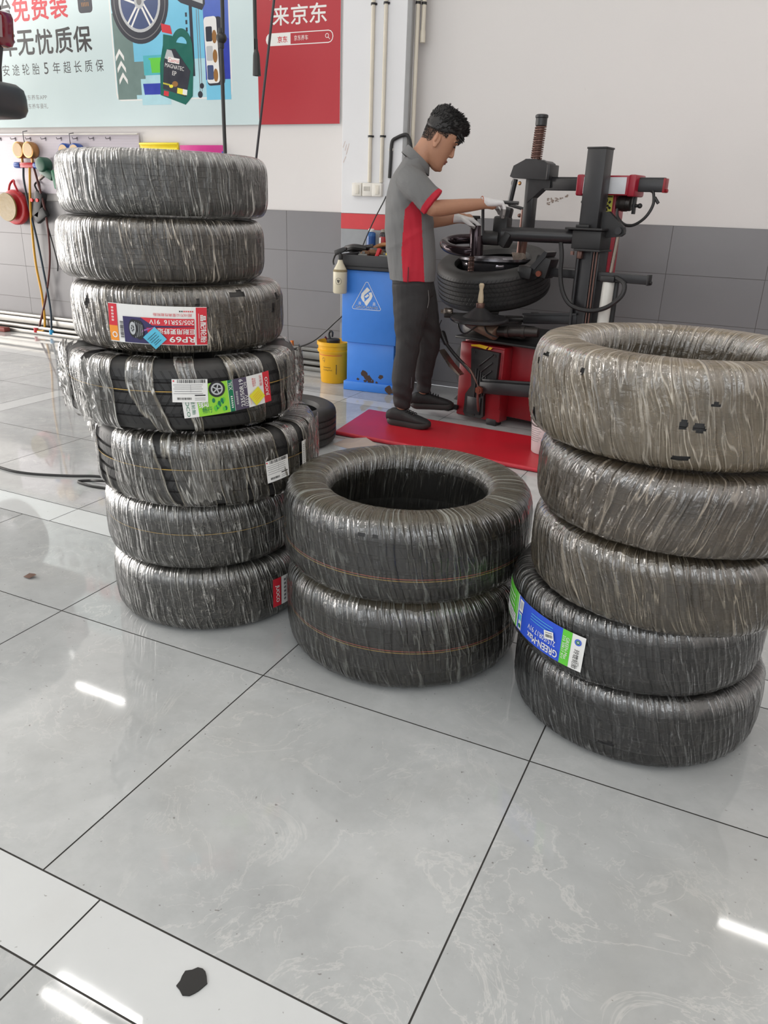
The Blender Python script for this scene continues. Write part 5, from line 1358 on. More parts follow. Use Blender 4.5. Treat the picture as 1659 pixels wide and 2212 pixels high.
mp_('bracket_plate', lambda m: m.prism([(.765, 1.30), (.80, 1.305), (.90, 1.225), (.905, 1.19), (.885, 1.175), (.80, 1.165), (.765, 1.16)], (0, .20, 0), (1, 0, 0), (0, 0, 1), .03), M_mblk2, 25)
mp_('bracket_pin', lambda m: m.cyl((.875, .17, 1.205), (.875, .24, 1.205), .020, 14), M_mblk)
mp_('cylinder_rod', lambda m: m.cyl((.868, .20, 1.20), (.850, .20, .93), .011, 10), M_chrome)
mp_('air_cylinder', lambda m: m.cyl((.852, .20, .935), (.845, .20, .53), .036, 22, bev=.003), pm('pale grey cylinder', rgb(206, 204, 198), .35))
mp_('cylinder_cap', lambda m: (m.box((.852, .20, .945), (.085, .08, .035), bev=.006), m.box((.895, .21, .75), (.02, .03, .36), bev=.004)), M_mblk2)
mp_('helper_arm', lambda m: m.tube([(.64, .18, 1.163), (.42, .08, 1.162), (.22, .03, 1.163)], .040, 18), M_mblk, 50)
mp_('arm_hub', lambda m: (m.box((.205, .045, 1.185), (.10, .07, .15), bev=.015), m.cyl((.09, .0, 1.135), (.20, .03, 1.135), .042, 16, bev=.005), m.box((.25, .035, 1.13), (.05, .08, .09), rot=RY(.5), bev=.01)), M_mblk2)
mp_('hub_lever', lambda m: (m.tube([(.152, -.085, 1.15), (.149, -.10, 1.315), (.155, -.10, 1.334), (.20, -.10, 1.336), (.36, -.06, 1.332)], [.010, .009, .009, .009, .010], 8)), M_mblk)
mp_('grip_block', lambda m: m.box((.225, .05, 1.265), (.06, .045, .09), rot=RY(.2), bev=.012), M_mblk)
mp_('press_roller', lambda m: m.cyl((.082, -.03, 1.03), (.076, -.03, 1.202), .042, 24, bev=.004), M_dkchrome, 30)
ring_pts = [(.09, -.03, 1.063), (.01, -.06, 1.052), (-.09, -.055, 1.062), (-.165, -.01, 1.083), (-.185, .05, 1.098), (-.15, .11, 1.112), (-.06, .15, 1.12), (.05, .14, 1.125), (.14, .06, 1.13)]
mp_('guide_ring', lambda m: m.tube(catmull(ring_pts, 8), .031, 16), M_dkchrome, 60)
mp_('guide_ring_cap', lambda m: m.ell((.14, .06, 1.13), (.04, .05, .04)), M_mblk2)
mp_('threaded_rod', lambda m: (m.cyl((.010, .04, .92), (.005, .04, 1.235), .012, 10), m.cyl((.006, .04, 1.13), (.006, .04, 1.21), .018, 10)), M_greasy)
mp_('rod_knob', lambda m: (m.box((.005, .04, 1.247), (.075, .03, .018), bev=.006), m.cyl((.006, .04, 1.205), (.006, .04, 1.24), .020, 12)), M_mblk2)
def rspring(m):
    m.tube([(.008 + .017 * math.cos(i * .6), .04 + .017 * math.sin(i * .6), .92 + .10 * i / 110) for i in range(110)], .0035, 6)
mp_('rod_spring', rspring, M_bronze, 50)
mp_('bead_roller', lambda m: (m.cyl((.01, .04, .845), (.01, .04, .90), .030, 16, bev=.006), m.box((-.02, .05, .895), (.10, .04, .03), bev=.006)), M_mblk2)
# lifting disc arm at the right of the wheel
mp_('disc_rod', lambda m: m.box((.77, .20, .955), (.62, .045, .05), bev=.006), M_mblk)
mp_('rod_cap', lambda m: (m.box((1.083, .20, .955), (.012, .052, .058), bev=.003), m.cyl((1.085, .20, .94), (1.10, .20, .94), .010, 8)), M_mblk2)
mp_('clamp_head', lambda m: (m.box((.44, .19, .985), (.10, .11, .12), rot=RY(.25), bev=.01), m.box((.335, .17, .945), (.10, .10, .075), rot=RY(.12), bev=.015)), M_mblk2)
mp_('clamp_claw', lambda m: m.prism([(.37, .98), (.455, 1.075), (.475, 1.068), (.468, 1.045), (.40, .965)], (0, .19, 0), (1, 0, 0), (0, 0, 1), .12), M_mblk, 20)
mp_('clamp_bolt', lambda m: m.cyl((.435, .13, .945), (.435, .118, .945), .018, 8), pm('rusty nut', (0, 0, 0)))
mp_('air_hose', lambda m: m.tube(catmull([(.555, .13, 1.13), (.575, .12, 1.05), (.58, .12, .95), (.61, .12, .85), (.67, .12, .785), (.78, .12, .765), (.88, .13, .79), (.955, .15, .86), (.955, .17, .925), (.90, .18, .955), (.87, .19, .95)], 8), .013, 10), M_mblk2)
# pedals on the operator's side
mp_('pedal', lambda m: (m.box((-.12, -.045, .062), (.22, .07, .016), bev=.004), m.box((-.03, -.02, .075), (.10, .03, .03), bev=.005)), M_mblk2)

# wheel being fitted
wh = thing('tyre_on_rim', 'black tyre half fitted on its rim, clamped on the tyre changer', 'wheel', (-.574 + .974 * .0 + .227 * .33, 3.128 - .227 * .0 + .974 * .33, 0), MR)
cs = carcass(wh, .365, .235, .25, grooves=6, name='tyre_casing')
cs.rotation_euler = (math.radians(15), math.radians(1.0), 0)
cs.location = (.0, .03, .768)
mb = MB(); mb.lathe([(.215, .705), (.228, .70), (.228, .712), (.215, .725), (.195, .735), (.195, .85), (.205, .872), (.212, .905), (.224, .912), (.231, .920), (.229, .934), (.218, .934), (.205, .915), (.198, .88), (.185, .86), (.185, .74), (.205, .722)], n=56, closed=True)
rim = mb.build('rim', pm('rim dark metal', rgb(96, 94, 98), .25, .8), wh, smooth=35, loc=(0, 0, .072))
mb = MB(); mb.lathe([(.0, .905), (.05, .905), (.06, .895), (.06, .87), (0, .87)], n=28)
for q in range(5):
    a = q * 2 * PI / 5 + .4
    mb.box((.13 * math.cos(a), .13 * math.sin(a), .893), (.16, .055, .026), rot=RZ(a), bev=.008)
mb.build('spokes', pm('rim bright face', rgb(170, 164, 170), .22, .8), rim)
mb = MB(); mb.cyl((.11, -.205, .855), (.118, -.225, .888), .006, 8); mb.build('valve_stem', I_white, wh)
# ================================================================== car raised on a lift
car = thing('car', 'dark raised car at the upper left, rear corner with tail lamp and bumper in view', 'car', (-3.76, 1.93, 0))
M_cpaint = pm('dark maroon car paint', rgb(84, 30, 44), .25, coat=.5, var=.04)
M_cbody = pm('black car body', rgb(46, 45, 48), .35, coat=.3, var=.05)
M_cplast = pm('unpainted bumper plastic', rgb(56, 56, 58), .45, var=.05)
mb = MB()
prof = [(-.20, 1.86), (-.165, 2.10), (-.13, 2.20), (-.09, 2.30), (-.10, 2.46), (-.16, 2.56), (-.42, 2.95), (-.62, 3.06), (-2.2, 3.08), (-3.0, 2.62), (-4.2, 2.48), (-4.35, 2.1), (-4.3, 1.80), (-.5, 1.80)]
mb.prism(prof, (0, -.02, 0), (1, 0, 0), (0, 0, 1), 1.64)
mb.build('body', M_cbody, car, smooth=20)
mb = MB()
n = 14
rows = []
for zz, ins in ((1.775, .055), (1.79, .02), (1.83, .0), (1.90, .0), (1.955, .012), (1.985, .05), (1.99, .12)):
    rr = []
    for i in range(n + 1):
        a = PI / 2 - PI * i / n
        ex = 10.0
        s_, c_ = math.sin(a), math.cos(a)
        rr.append(((abs(c_) ** .22) * (.255 - ins) - .20, (.86 - ins * .8) * (1 if s_ > 0 else -1) * abs(s_) ** .5, zz))
    rr = [(-.55, rr[0][1], zz)] + rr + [(-.55, rr[-1][1], zz)]
    rows.append(rr)
w_ = n + 3
vs = [p for r in rows for p in r]
fs = [(j * w_ + i, j * w_ + i + 1, (j + 1) * w_ + i + 1, (j + 1) * w_ + i) for j in range(len(rows) - 1) for i in range(w_ - 1)]
fs += [tuple(range(w_ - 1, -1, -1)), tuple(range((len(rows) - 1) * w_, len(rows) * w_))]
mb.add(vs, fs); mb.build('bumper', M_cplast, car, smooth=50)
for s_ in (1, -1):
    mb = MB(); mb.box((-.13, s_ * .74, 2.325), (.16, .24, .22), rot=RY(.12), bev=.05); tl = mb.build('tail_lamp', pm('ruby lamp plastic', rgb(120, 18, 34), .15, coat=.5), car)
    mb = MB(); mb.box((-.045, s_ * .69, 2.325), (.012, .10, .13), rot=RY(.12), bev=.004); mb.build('reflector', pm('clear lamp insert', rgb(176, 150, 150), .2), tl)
for x in (-.635, -3.4):
    for s_ in (1, -1):
        cs = carcass(car, .315, .20, .20, name='wheel_tyre', grooves=3, n=56)
        cs.rotation_euler = (PI / 2, 0, 0); cs.location = (x, s_ * .70 + .10, 1.49)
        mb = MB(); mb.cyl((0, 0, .03), (0, 0, .17), .205, 28, bev=.01); rm = mb.build('wheel_rim', pm('alloy grey', rgb(120, 120, 124), .3, .7), cs)
# cords hanging from the ceiling
t = thing('air_line', 'black hanging air line with round ball stop, left of the red banner panel', 'air line', (-1.525, 2.0, 2.0), 0, 'lines hanging from the ceiling')
mb = MB(); mb.tube(catmull([(.035, 0, 3.0), (.012, 0, .3), (-.004, 0, .03), (-.008, 0, -.47), (-.004, .01, -.9), (.03, .02, -1.4)], 8), .0095, 10); mb.build('hose', M_black_pl, t)
mb = MB(); mb.ell((-.003, 0, .034), (.026, .026, .026), n=20, m=14); b_ = mb.build('ball_stop', M_black_pl, t)
mb = MB(); mb.cyl((-.004, 0, .05), (-.002, 0, .075), .014, 12); mb.cyl((-.005, 0, .018), (-.006, 0, -.01), .014, 12); mb.build('clamp', M_black_pl, b_)
t = thing('air_line', 'short hanging black air line ending in a thick coupling in front of the banner', 'air line', (-1.325, 2.0, 1.9), 0, 'lines hanging from the ceiling')
mb = MB(); mb.tube(catmull([(.02, 0, 3.1), (-.002, 0, .3), (-.001, 0, .12), (.001, 0, .05)], 8), .009, 10); mb.build('hose', M_black_pl, t)
mb = MB(); mb.lathe([(.009, .075), (.014, .06), (.016, .05), (.020, -.03), (.0205, -.036), (.013, -.036), (.012, -.02), (0, -.02)], n=18); mb.build('coupling', M_black_pl, t)
t = thing('air_line', 'thin slanting black line hanging in front of the red banner panel', 'air line', (-1.28, 2.0, 1.83), 0, 'lines hanging from the ceiling')
mb = MB(); mb.tube([(.58, 0, 3.17), (.062, 0, .344), (-.063, 0, -.341), (-.14, .01, -.76)], .0062, 8); mb.build('hose', pm('dark violet black cable', rgb(38, 32, 38), .4), t)
# ================================================================== the mechanic
PR = math.atan2(.43208, .90184)
man = thing('person', 'man in grey and red work shirt and black trousers working at the tyre changer', 'person', (-.78, 2.80, 0), PR)

class Sk:
    """closed lofted limbs that are fused into one skin by a voxel remesh"""
    def __init__(s): s.mb = MB()
    def loft(s, rings, n=24, p=2.0, cap=.5):
        """rings: (centre, half a, half b, dir a, dir b); the ends are rounded"""
        R = [(Vector(c), a, b, Vector(da).normalized(), Vector(db).normalized()) for c, a, b, da, db in rings]
        def endcap(r0, r1):
            d = (r0[0] - r1[0]).normalized(); m = min(r0[1], r0[2])
            return [(r0[0] + d * m * cap * math.sin(q), r0[1] * math.cos(q), r0[2] * math.cos(q), r0[3], r0[4]) for q in (1.35, 1.0, .55)]
        R = endcap(R[0], R[1]) + R + endcap(R[-1], R[-2])[::-1]
        vs = []
        for c, a, b, da, db in R:
            for j in range(n):
                t = 2 * PI * j / n
                ct, st = math.cos(t), math.sin(t)
                vs.append(c + da * a * math.copysign(abs(ct) ** (2 / p), ct) + db * b * math.copysign(abs(st) ** (2 / p), st))
        m = len(R)
        fs = [(i * n + j, i * n + (j + 1) % n, (i + 1) * n + (j + 1) % n, (i + 1) * n + j) for i in range(m - 1) for j in range(n)]
        fs += [tuple(range(n - 1, -1, -1)), tuple(range((m - 1) * n, m * n))]
        s.mb.add(vs, fs)
    def limb(s, pts, rad, side=(0, 1, 0), n=20, sub=4, p=2.0, cap=.8):
        """pts joints, rad per joint: number or (half across side, half other)"""
        P = catmull(pts, sub)
        rr = []
        m = len(pts)
        for i in range(len(P)):
            t = i / (len(P) - 1) * (len(rad) - 1); k = min(int(t), len(rad) - 2); f = t - k
            f = f * f * (3 - 2 * f) * .5 + f * .5
            a0, a1 = [(q if hasattr(q, '__len__') else (q, q)) for q in (rad[k], rad[k + 1])]
            rr.append((a0[0] + (a1[0] - a0[0]) * f, a0[1] + (a1[1] - a0[1]) * f))
        rings = []
        sd = Vector(side)
        for i, q in enumerate(P):
            t = (P[min(i + 1, len(P) - 1)] - P[max(i - 1, 0)]).normalized()
            a = (sd - t * sd.dot(t))
            if a.length < 1e-3: a = Vector((1, 0, 0)) - t * t.x
            a.normalize(); b = t.cross(a)
            rings.append((q, rr[i][0], rr[i][1], a, b))
        s.loft(rings, n, p, cap)
    def ell(s, c, r, rot=None): s.mb.ell(c, r, rot, 20, 14)
    def fuse(s, name, mats, voxel, parent=man, smooth_it=4, fac=.5, post=None, pick=None, disp=None):
        me = bpy.data.meshes.new('tmp'); me.from_pydata(s.mb.v, [], s.mb.f)
        o = bpy.data.objects.new('tmp', me); COL.objects.link(o)
        md = o.modifiers.new('r', 'REMESH'); md.mode = 'VOXEL'; md.voxel_size = voxel
        if smooth_it:
            sm = o.modifiers.new('s', 'SMOOTH'); sm.factor = fac; sm.iterations = smooth_it
        dg = bpy.context.evaluated_depsgraph_get(); dg.update()
        r = bpy.data.meshes.new_from_object(o.evaluated_get(dg))
        bpy.data.objects.remove(o); bpy.data.meshes.remove(me)
        r.name = name
        nv = len(r.vertices)
        if disp is not None:
            co = np.empty(nv * 3, np.float32); r.vertices.foreach_get('co', co); co = co.reshape(-1, 3)
            no = np.empty(nv * 3, np.float32); r.vertices.foreach_get('normal', no); no = no.reshape(-1, 3)
            co = co + no * disp(co)[:, None]
            r.vertices.foreach_set('co', co.astype(np.float32).ravel())
        r.materials.clear()
        for m in mats: r.materials.append(m)
        if pick is not None:
            nf = len(r.polygons)
            ce = np.empty(nf * 3, np.float32); r.polygons.foreach_get('center', ce); ce = ce.reshape(-1, 3)
            r.polygons.foreach_set('material_index', pick(ce).astype(np.int32))
        return link(name, r, parent, smooth=180)

M_skin = pm('skin', rgb(172, 126, 100), .5, var=.06, scale=20, sub=.08, bump=.08, bscale=220)
M_stub = pm('close-cropped hair skin', rgb(92, 68, 54), .7, var=.15, scale=60)
M_lip = pm('lips', rgb(140, 88, 76), .5, var=.05)
M_hair = pm('black hair', rgb(26, 24, 24), .5, var=.25, scale=60)
M_shirt = pm('grey work cloth', rgb(108, 108, 108), .8, var=.06, scale=9, bump=.15, bscale=320)
M_shred = pm('red work cloth', rgb(178, 24, 46), .75, var=.06, scale=9, bump=.15, bscale=320)
M_trous = pm('black trouser cloth', rgb(40, 38, 39), .75, var=.12, scale=8, bump=.2, bscale=260)
M_glove = pm('white knitted glove', rgb(212, 210, 210), .85, var=.08, scale=24, bump=.35, bscale=420)
M_glove_d = pm('soiled glove palm', rgb(120, 116, 114), .85, var=.2, scale=40)
M_shoe = pm('black shoe fabric', rgb(32, 32, 33), .7, var=.12, scale=30, bump=.25, bscale=240)
M_sole = pm('black shoe sole', rgb(44, 43, 42), .55, var=.1)

# ---- joints (x forward, y to his left, z up)
shR, elR, wrR = (-.072, -.165, 1.44), (.070, -.225, 1.287), (.375, -.055, 1.322)
shL, elL, wrL = (-.05, .165, 1.45), (.03, .235, 1.215), (.245, .175, 1.237)
hipR, knR, anR = (-.012, -.09, .86), (-.024, -.10, .52), (-.045, -.095, .10)
hipL, knL, anL = (.02, .09, .86), (.105, .115, .50), (.085, .15, .16)
# head frame: pitched forward
HP = math.radians(33)
HC = Vector((.092, 0, 1.632))
HRot = Matrix.Rotation(HP, 3, 'Y') @ Matrix.Rotation(0, 3, 'Z')
HS = 1.04
def hd(x, y, z): return HC + HRot @ (Vector((x, y, z)) * HS)
HX, HY, HZ = HRot @ Vector((1, 0, 0)), Vector((0, 1, 0)), HRot @ Vector((0, 0, 1))
head = [(-.118, .082, .040, .020), (-.110, .094, .012, .032), (-.094, .098, -.012, .044), (-.072, .096, -.040, .054), (-.045, .094, -.066, .063), (-.015, .093, -.082, .069),
        (.015, .092, -.090, .072), (.035, .090, -.094, .0735), (.055, .094, -.097, .0745), (.075, .096, -.098, .075), (.10, .090, -.095, .073), (.122, .076, -.084, .066), (.138, .054, -.064, .053), (.148, .028, -.036, .034)]
S = Sk()
S.loft([(hd((a + b) / 2, 0, z), (a - b) / 2 * HS, w * HS, HX, HY) for z, a, b, w in head], 32, 2.25, .25)
# nose, lips, brow, cheek, jaw
S.loft([(hd(.086, 0, .042), .010, .008, HX, HY), (hd(.095, 0, .020), .010, .0095, HX, HY), (hd(.105, 0, -.002), .011, .012, HX, HY), (hd(.105, 0, -.014), .011, .0145, HX, HY), (hd(.096, 0, -.020), .010, .013, HX, HY)], 14, 2.0, .6)
for s_ in (1, -1):
    S.ell(hd(.096, s_ * .0125, -.014), (.010, .007, .007), HRot)
    S.ell(hd(.084, s_ * .032, .053), (.015, .026, .008), HRot)
S.ell(hd(.094, 0, -.047), (.012, .024, .0065), HRot); S.ell(hd(.091, 0, -.060), (.012, .022, .0075), HRot); S.ell(hd(.090, 0, -.098), (.014, .022, .014), HRot)
# ears
for s_ in (1, -1):
    er = HRot @ Matrix.Rotation(s_ * .35, 3, 'Z') @ RY(-.18)
    S.ell(hd(-.008, s_ * .076, .006), (.019, .008, .031), er); S.ell(hd(-.002, s_ * .078, -.022), (.011, .007, .013), er); S.ell(hd(-.020, s_ * .083, .012), (.010, .006, .024), er)
# neck and trunk
S.limb([(-.055, 0, 1.44), (-.025, 0, 1.52), (.018, 0, 1.575), (.062, 0, 1.635)], [(.10, .085), (.066, .062), (.056, .060), (.058, .062)], side=(0, 1, 0), n=26)
S.loft([((-.01, 0, .80), .10, .15, (1, 0, 0), (0, 1, 0)), ((-.02, 0, .92), .115, .155, (1, 0, 0), (0, 1, 0)), ((-.035, 0, 1.08), .115, .14, (1, 0, 0), (0, 1, 0)), ((-.05, 0, 1.25), .115, .15, (1, 0, 0), (0, 1, 0)), ((-.05, 0, 1.38), .105, .165, (1, 0, 0), (0, 1, 0)), ((-.05, 0, 1.46), .07, .14, (1, 0, 0), (0, 1, 0))], 30, 2.3)
S.limb([shR, ((shR[0] + elR[0]) / 2, -.205, 1.36), elR], [.050, .046, .040]); S.limb([elR, (.125, -.195, 1.292), (.24, -.13, 1.306), wrR, (.41, -.04, 1.324)], [(.041, .041), (.043, .044), (.037, .038), (.026, .029), (.024, .028)])
S.limb([shL, ((shL[0] + elL[0]) / 2, .215, 1.33), elL], [.050, .046, .040]); S.limb([elL, (.08, .225, 1.215), (.16, .20, 1.225), wrL, (.29, .165, 1.24)], [(.041, .041), (.043, .044), (.037, .038), (.026, .029), (.024, .028)])
S.limb([hipR, knR, (-.04, -.10, .34), anR, (-.03, -.10, .065)], [.066, .046, .044, .031, .034]); S.limb([(-.07, -.09, .055), (.0, -.12, .055), (.08, -.155, .05)], [.030, .034, .026])
S.limb([hipL, knL, (.094, .135, .34), (.096, .15, .17), (.10, .15, .13)], [.066, .046, .042, .028, .032]); S.limb([(.06, .15, .12), (.13, .15, .12), (.22, .15, .115)], [.030, .034, .026])
# bare hands inside the gloves
S.limb([wrR, (.43, -.03, 1.322)], [.024, .030]); S.limb([wrL, (.32, .155, 1.235)], [.024, .030])
HI = HRot.inverted()
def skin_pick(c):
    q = (c - np.array(HC)) @ np.array(HRot) / HS
    r = np.zeros(len(c), int)
    x, y, z = q.T
    fade = (x < .03) & (z > -.03 + .32 * (x + .09)) & ((x < -.032) | (z > .040)) & (c[:, 2] > 1.5)
    side = (np.abs(y) > .045) & (x > -.02) & (x < .028) & (z > .05)
    r[fade | side] = 1
    lips = (np.abs(z + .054) < .011) & (x > .088) & (np.abs(y) < .024)
    r[lips] = 2
    return r
body = S.fuse('body', [M_skin, M_stub, M_lip], .0032, smooth_it=4, fac=.4, pick=skin_pick)
# eyes, brows
for s_ in (1, -1):
    mb = MB(); mb.ell(hd(.0905, s_ * .031, .0325), (.004, .013, .0042), HRot @ Matrix.Rotation(s_ * .35, 3, 'Z')); mb.build('eyelashes', pm('dark lashes', rgb(40, 30, 28), .5), man)
    mb = MB(); mb.tube(catmull([hd(.1005, s_ * .014, .056), hd(.1015, s_ * .028, .062), hd(.092, s_ * .046, .060), hd(.080, s_ * .056, .052)], 5), .0042, 8); mb.build('eyebrow', M_hair, man)
# ---- hair: cap and tufts
HH = Sk()
cap = [(.045, .035, -.100, .0762), (.065, .075, -.104, .079), (.09, .102, -.106, .080), (.115, .106, -.104, .079), (.142, .098, -.095, .071), (.164, .078, -.076, .056), (.178, .046, -.05, .036)]
HH.loft([(hd((a + b) / 2, 0, z), (a - b) / 2 * HS, w * HS, HX, HY) for z, a, b, w in cap], 30, 2.3, .3)
hair = HH.fuse('hair', [M_hair], .005, smooth_it=2)
rg = random.Random(8)
mb = MB()
for i in range(1500):
    a = rg.uniform(-PI, PI); e = rg.uniform(.02, 1.0) ** .8
    # a point of the cap and a direction that leans forward and up
    z = .05 + .130 * e
    k = np.interp(z, [r[0] for r in cap], [0, 1, 2, 3, 4, 5, 6]); i0 = int(min(k, 5)); f = k - i0
    xa = cap[i0][1] * (1 - f) + cap[i0 + 1][1] * f; xb = cap[i0][2] * (1 - f) + cap[i0 + 1][2] * f; w = cap[i0][3] * (1 - f) + cap[i0 + 1][3] * f
    x = (xa + xb) / 2 + (xa - xb) / 2 * math.cos(a) * .97; y = w * math.sin(a) * .97
    base = hd(x, y, z - .006)
    d = (HX * (.55 * math.cos(a) + .22) + HY * math.sin(a) * .55 + HZ * (.25 + .75 * e)).normalized()
    d = (d + Vector((rg.uniform(-.22, .22), rg.uniform(-.22, .22), rg.uniform(-.15, .15)))).normalized()
    L = rg.uniform(.012, .026) * (1.0 if e > .3 else .4)
    if x > .06 and z < .11: d = (HX * .85 - HZ * .5 + HY * rg.uniform(-.3, .3)).normalized(); L = rg.uniform(.010, .022)
    mid = base + d * L * .5 + Vector((rg.uniform(-.003, .003), rg.uniform(-.003, .003), 0))
    mb.tube([base, mid, base + d * L + HX * .004], [.0040, .0030, .0005], 4, cap=True)
for i in range(2600):                       # cropped sides and nape, thinning downward
    z = .055 - .085 * rg.random() ** 1.6
    a = rg.uniform(-PI, PI)
    k = np.interp(z, [q[0] for q in head], range(len(head))); i0 = int(min(k, len(head) - 2)); f = k - i0
    xa, xb, w = [head[i0][q] * (1 - f) + head[i0 + 1][q] * f for q in (1, 2, 3)]
    ca, sa = math.cos(a), math.sin(a)
    x = (xa + xb) / 2 + (xa - xb) / 2 * math.copysign(abs(ca) ** .89, ca); y = w * math.copysign(abs(sa) ** .89, sa)
    if x > .030 or z < -.03 + .32 * (x + .09) - .01 or (x > -.036 and z < .036): continue
    base = hd(x, y, z)
    d = (HX * ca * .4 + HY * sa * .4 - HZ * .8).normalized()
    mb.tube([base, base + d * .006 + (HX * ca + HY * sa) * .0016], [.0014, .0004], 3)
mb.build('tufts', M_hair, hair, smooth=60)

# ---- shirt
def fold(freq, amp, seed, vert=1.0):
    rg = np.random.default_rng(seed); ph = rg.random((6, 4)) * 6.28; dr = rg.normal(size=(6, 3))
    def f(c):
        d = np.zeros(len(c))
        for i in range(6):
            k = dr[i] * np.array([freq, freq, freq * vert * .35])
            d += np.sin(c @ k + ph[i, 0] + 1.3 * np.sin(c[:, 2] * 9 + ph[i, 1])) ** 3
        return d * amp / 3
    return f
S = Sk()
X1, Y1 = (1, 0, 0), (0, 1, 0)
S.loft([((-.012, 0, .888), .136, .178, X1, Y1), ((-.018, 0, .95), .143, .180, X1, Y1), ((-.030, 0, 1.06), .143, .172, X1, Y1), ((-.045, 0, 1.18), .138, .172, X1, Y1), ((-.050, 0, 1.28), .136, .178, X1, Y1),
        ((-.052, 0, 1.37), .130, .186, X1, Y1), ((-.055, 0, 1.43), .112, .180, X1, Y1), ((-.052, 0, 1.475), .088, .150, X1, Y1), ((-.045, 0, 1.515), .066, .100, X1, Y1), ((-.032, 0, 1.55), .056, .070, X1, Y1)], 40, 2.35, .12)
S.limb([(-.075, -.13, 1.445), (-.03, -.185, 1.405), (.040, -.215, 1.345), (.075, -.222, 1.318)], [(.075, .074), (.076, .080), (.066, .076), (.064, .078)], cap=.12)
S.limb([(-.06, .13, 1.45), (-.03, .195, 1.39), (.005, .225, 1.31)], [(.075, .074), (.072, .078), (.064, .072)], cap=.12)
fs_ = fold(15, .0085, 3, 1.2)
slv = Vector((.118, -.0, -.105)).normalized()
def shirt_disp(c):
    d = fs_(c)
    crease = np.exp(-((c[:, 2] - 1.10 - .6 * (c[:, 0] + .1)) / .02) ** 2) * .003
    return d * np.clip((1.5 - c[:, 2]) * 6, .2, 1) + crease
def shirt_pick(c):
    x, y, z = c.T
    r = np.zeros(len(c), int)
    # red side panels, widening downward from the armpit
    t = np.clip((1.36 - z) / .47, 0, 1)
    lo = np.where(z > 1.28, -.075 + (z - 1.28) * .9, -.078 - (1.28 - z) * .04 + np.clip(1.05 - z, 0, 1) * .14)
    hi = np.where(z > 1.25, .02 - (z - 1.25) * .55, .022 + (1.25 - z) * .10 - .005)
    panel = (np.abs(y) > .075) & (x > lo) & (x < hi) & (z < 1.375) & ~((np.abs(y) > .168) & (z > 1.27) & (x > -.02 - (z - 1.30) * .9))
    r[panel] = 1
    # sleeve hems
    for a, b in (((-.03, -.185, 1.405), (.075, -.222, 1.318)), ((-.03, .195, 1.39), (.005, .225, 1.31))):
        A, B = np.array(a), np.array(b); d = (B - A) / np.linalg.norm(B - A)
        s_ = (c - B) @ d
        rr = np.linalg.norm((c - B) - np.outer(s_, d), axis=1)
        r[(s_ > -.022) & (s_ < .05) & (rr < .10) & (np.abs(y) > .14)] = 1
    r[(z > 1.42) & (z < 1.49) & (x > .05) & (np.abs(y) < .03)] = 1      # placket
    return r
shirt = S.fuse('work_shirt', [M_shirt, M_shred], .0036, smooth_it=4, pick=shirt_pick, disp=shirt_disp)
# collar
mb = MB()
ring0, ring1, ring2 = [], [], []
for i in range(33):
    a = math.radians(22 + 316 * i / 32)
    ca, sa = math.cos(a), math.sin(a)
    up = .042 * (1 - .35 * ca)
    back = (1 - ca) / 2
    c0 = Vector((-.020, 0, 1.528))
    p0 = c0 + Vector((.066 * ca, .070 * sa, -.052 * ca))
    p1 = p0 + Vector((.014, -.006 * sa, .030 + .006 * back))
    p2 = p0 + Vector((-.002 + .016 * ca, .014 * sa, -.004 - .018 * (1 - back)))
    ring0.append(p0); ring1.append(p1); ring2.append(p2)
v = ring0 + ring1 + ring2
n_ = 33
mb.add(v, [(i, i + 1, n_ + i + 1, n_ + i) for i in range(n_ - 1)] + [(n_ + i, n_ + i + 1, 2 * n_ + i + 1, 2 * n_ + i) for i in range(n_ - 1)])
co_ = mb.build('collar', M_shirt, shirt, smooth=60)
sd = co_.modifiers.new('thick', 'SOLIDIFY'); sd.thickness = .004; sd.offset = 0
mb = MB(); mb.prism([(0, 0), (.004, .0), (.004, .085), (.0, .09)], (-.046, -.1815, .884), (1, 0, 0), (0, .05, 1), .003); mb.build('side_vent', M_trous, shirt)

# ---- trousers
S = Sk()
S.loft([((-.012, 0, .97), .112, .150, X1, Y1), ((-.010, 0, .90), .122, .160, X1, Y1), ((-.004, 0, .84), .126, .166, X1, Y1), ((.0, 0, .80), .118, .160, X1, Y1)], 34, 2.3, .1)
S.limb([(-.018, -.082, .87), (-.014, -.088, .74), (-.018, -.098, .62), (-.024, -.10, .52), (-.038, -.10, .40), (-.042, -.10, .30), (-.044, -.098, .20), (-.046, -.096, .135)], [(.086, .112), (.088, .106), (.078, .086), (.068, .072), (.064, .068), (.060, .064), (.052, .056), (.046, .050)], cap=.1)
S.limb([(.010, .082, .87), (.045, .088, .74), (.085, .105, .62), (.108, .115, .50), (.100, .125, .40), (.094, .138, .31), (.096, .148, .24), (.097, .150, .180)], [(.086, .112), (.088, .108), (.080, .092), (.072, .078), (.066, .072), (.060, .064), (.052, .054), (.047, .050)], cap=.1)
ft = fold(20, .007, 9, 1.6)
def tr_disp(c):
    z = c[:, 2]
    b = np.sin(z * 95 + c[:, 0] * 40 + 2 * np.sin(c[:, 1] * 40)) * .003 * np.clip((.34 - z) * 8, 0, 1)
    k = np.sin((z - .5) * 60 + c[:, 0] * 55) * .0035 * np.exp(-((z - .56) / .10) ** 2)
    return ft(c) * np.clip((1.0 - z) * 3, .3, 1) + b + k
trousers = S.fuse('trousers', [M_trous], .0055, smooth_it=3, disp=tr_disp)
mb = MB(); mb.tube([(.004, -.163, .335), (.0035, -.161, .27)], .0022, 6); mb.build('zip', M_hook, trousers)
mb = MB(); mb.tube(catmull([(.078, -.135, .845), (.085, -.142, .79), (.078, -.150, .745)], 5), .0018, 6); mb.build('pocket_piping', pm('grey piping', rgb(110, 106, 104), .6), trousers)

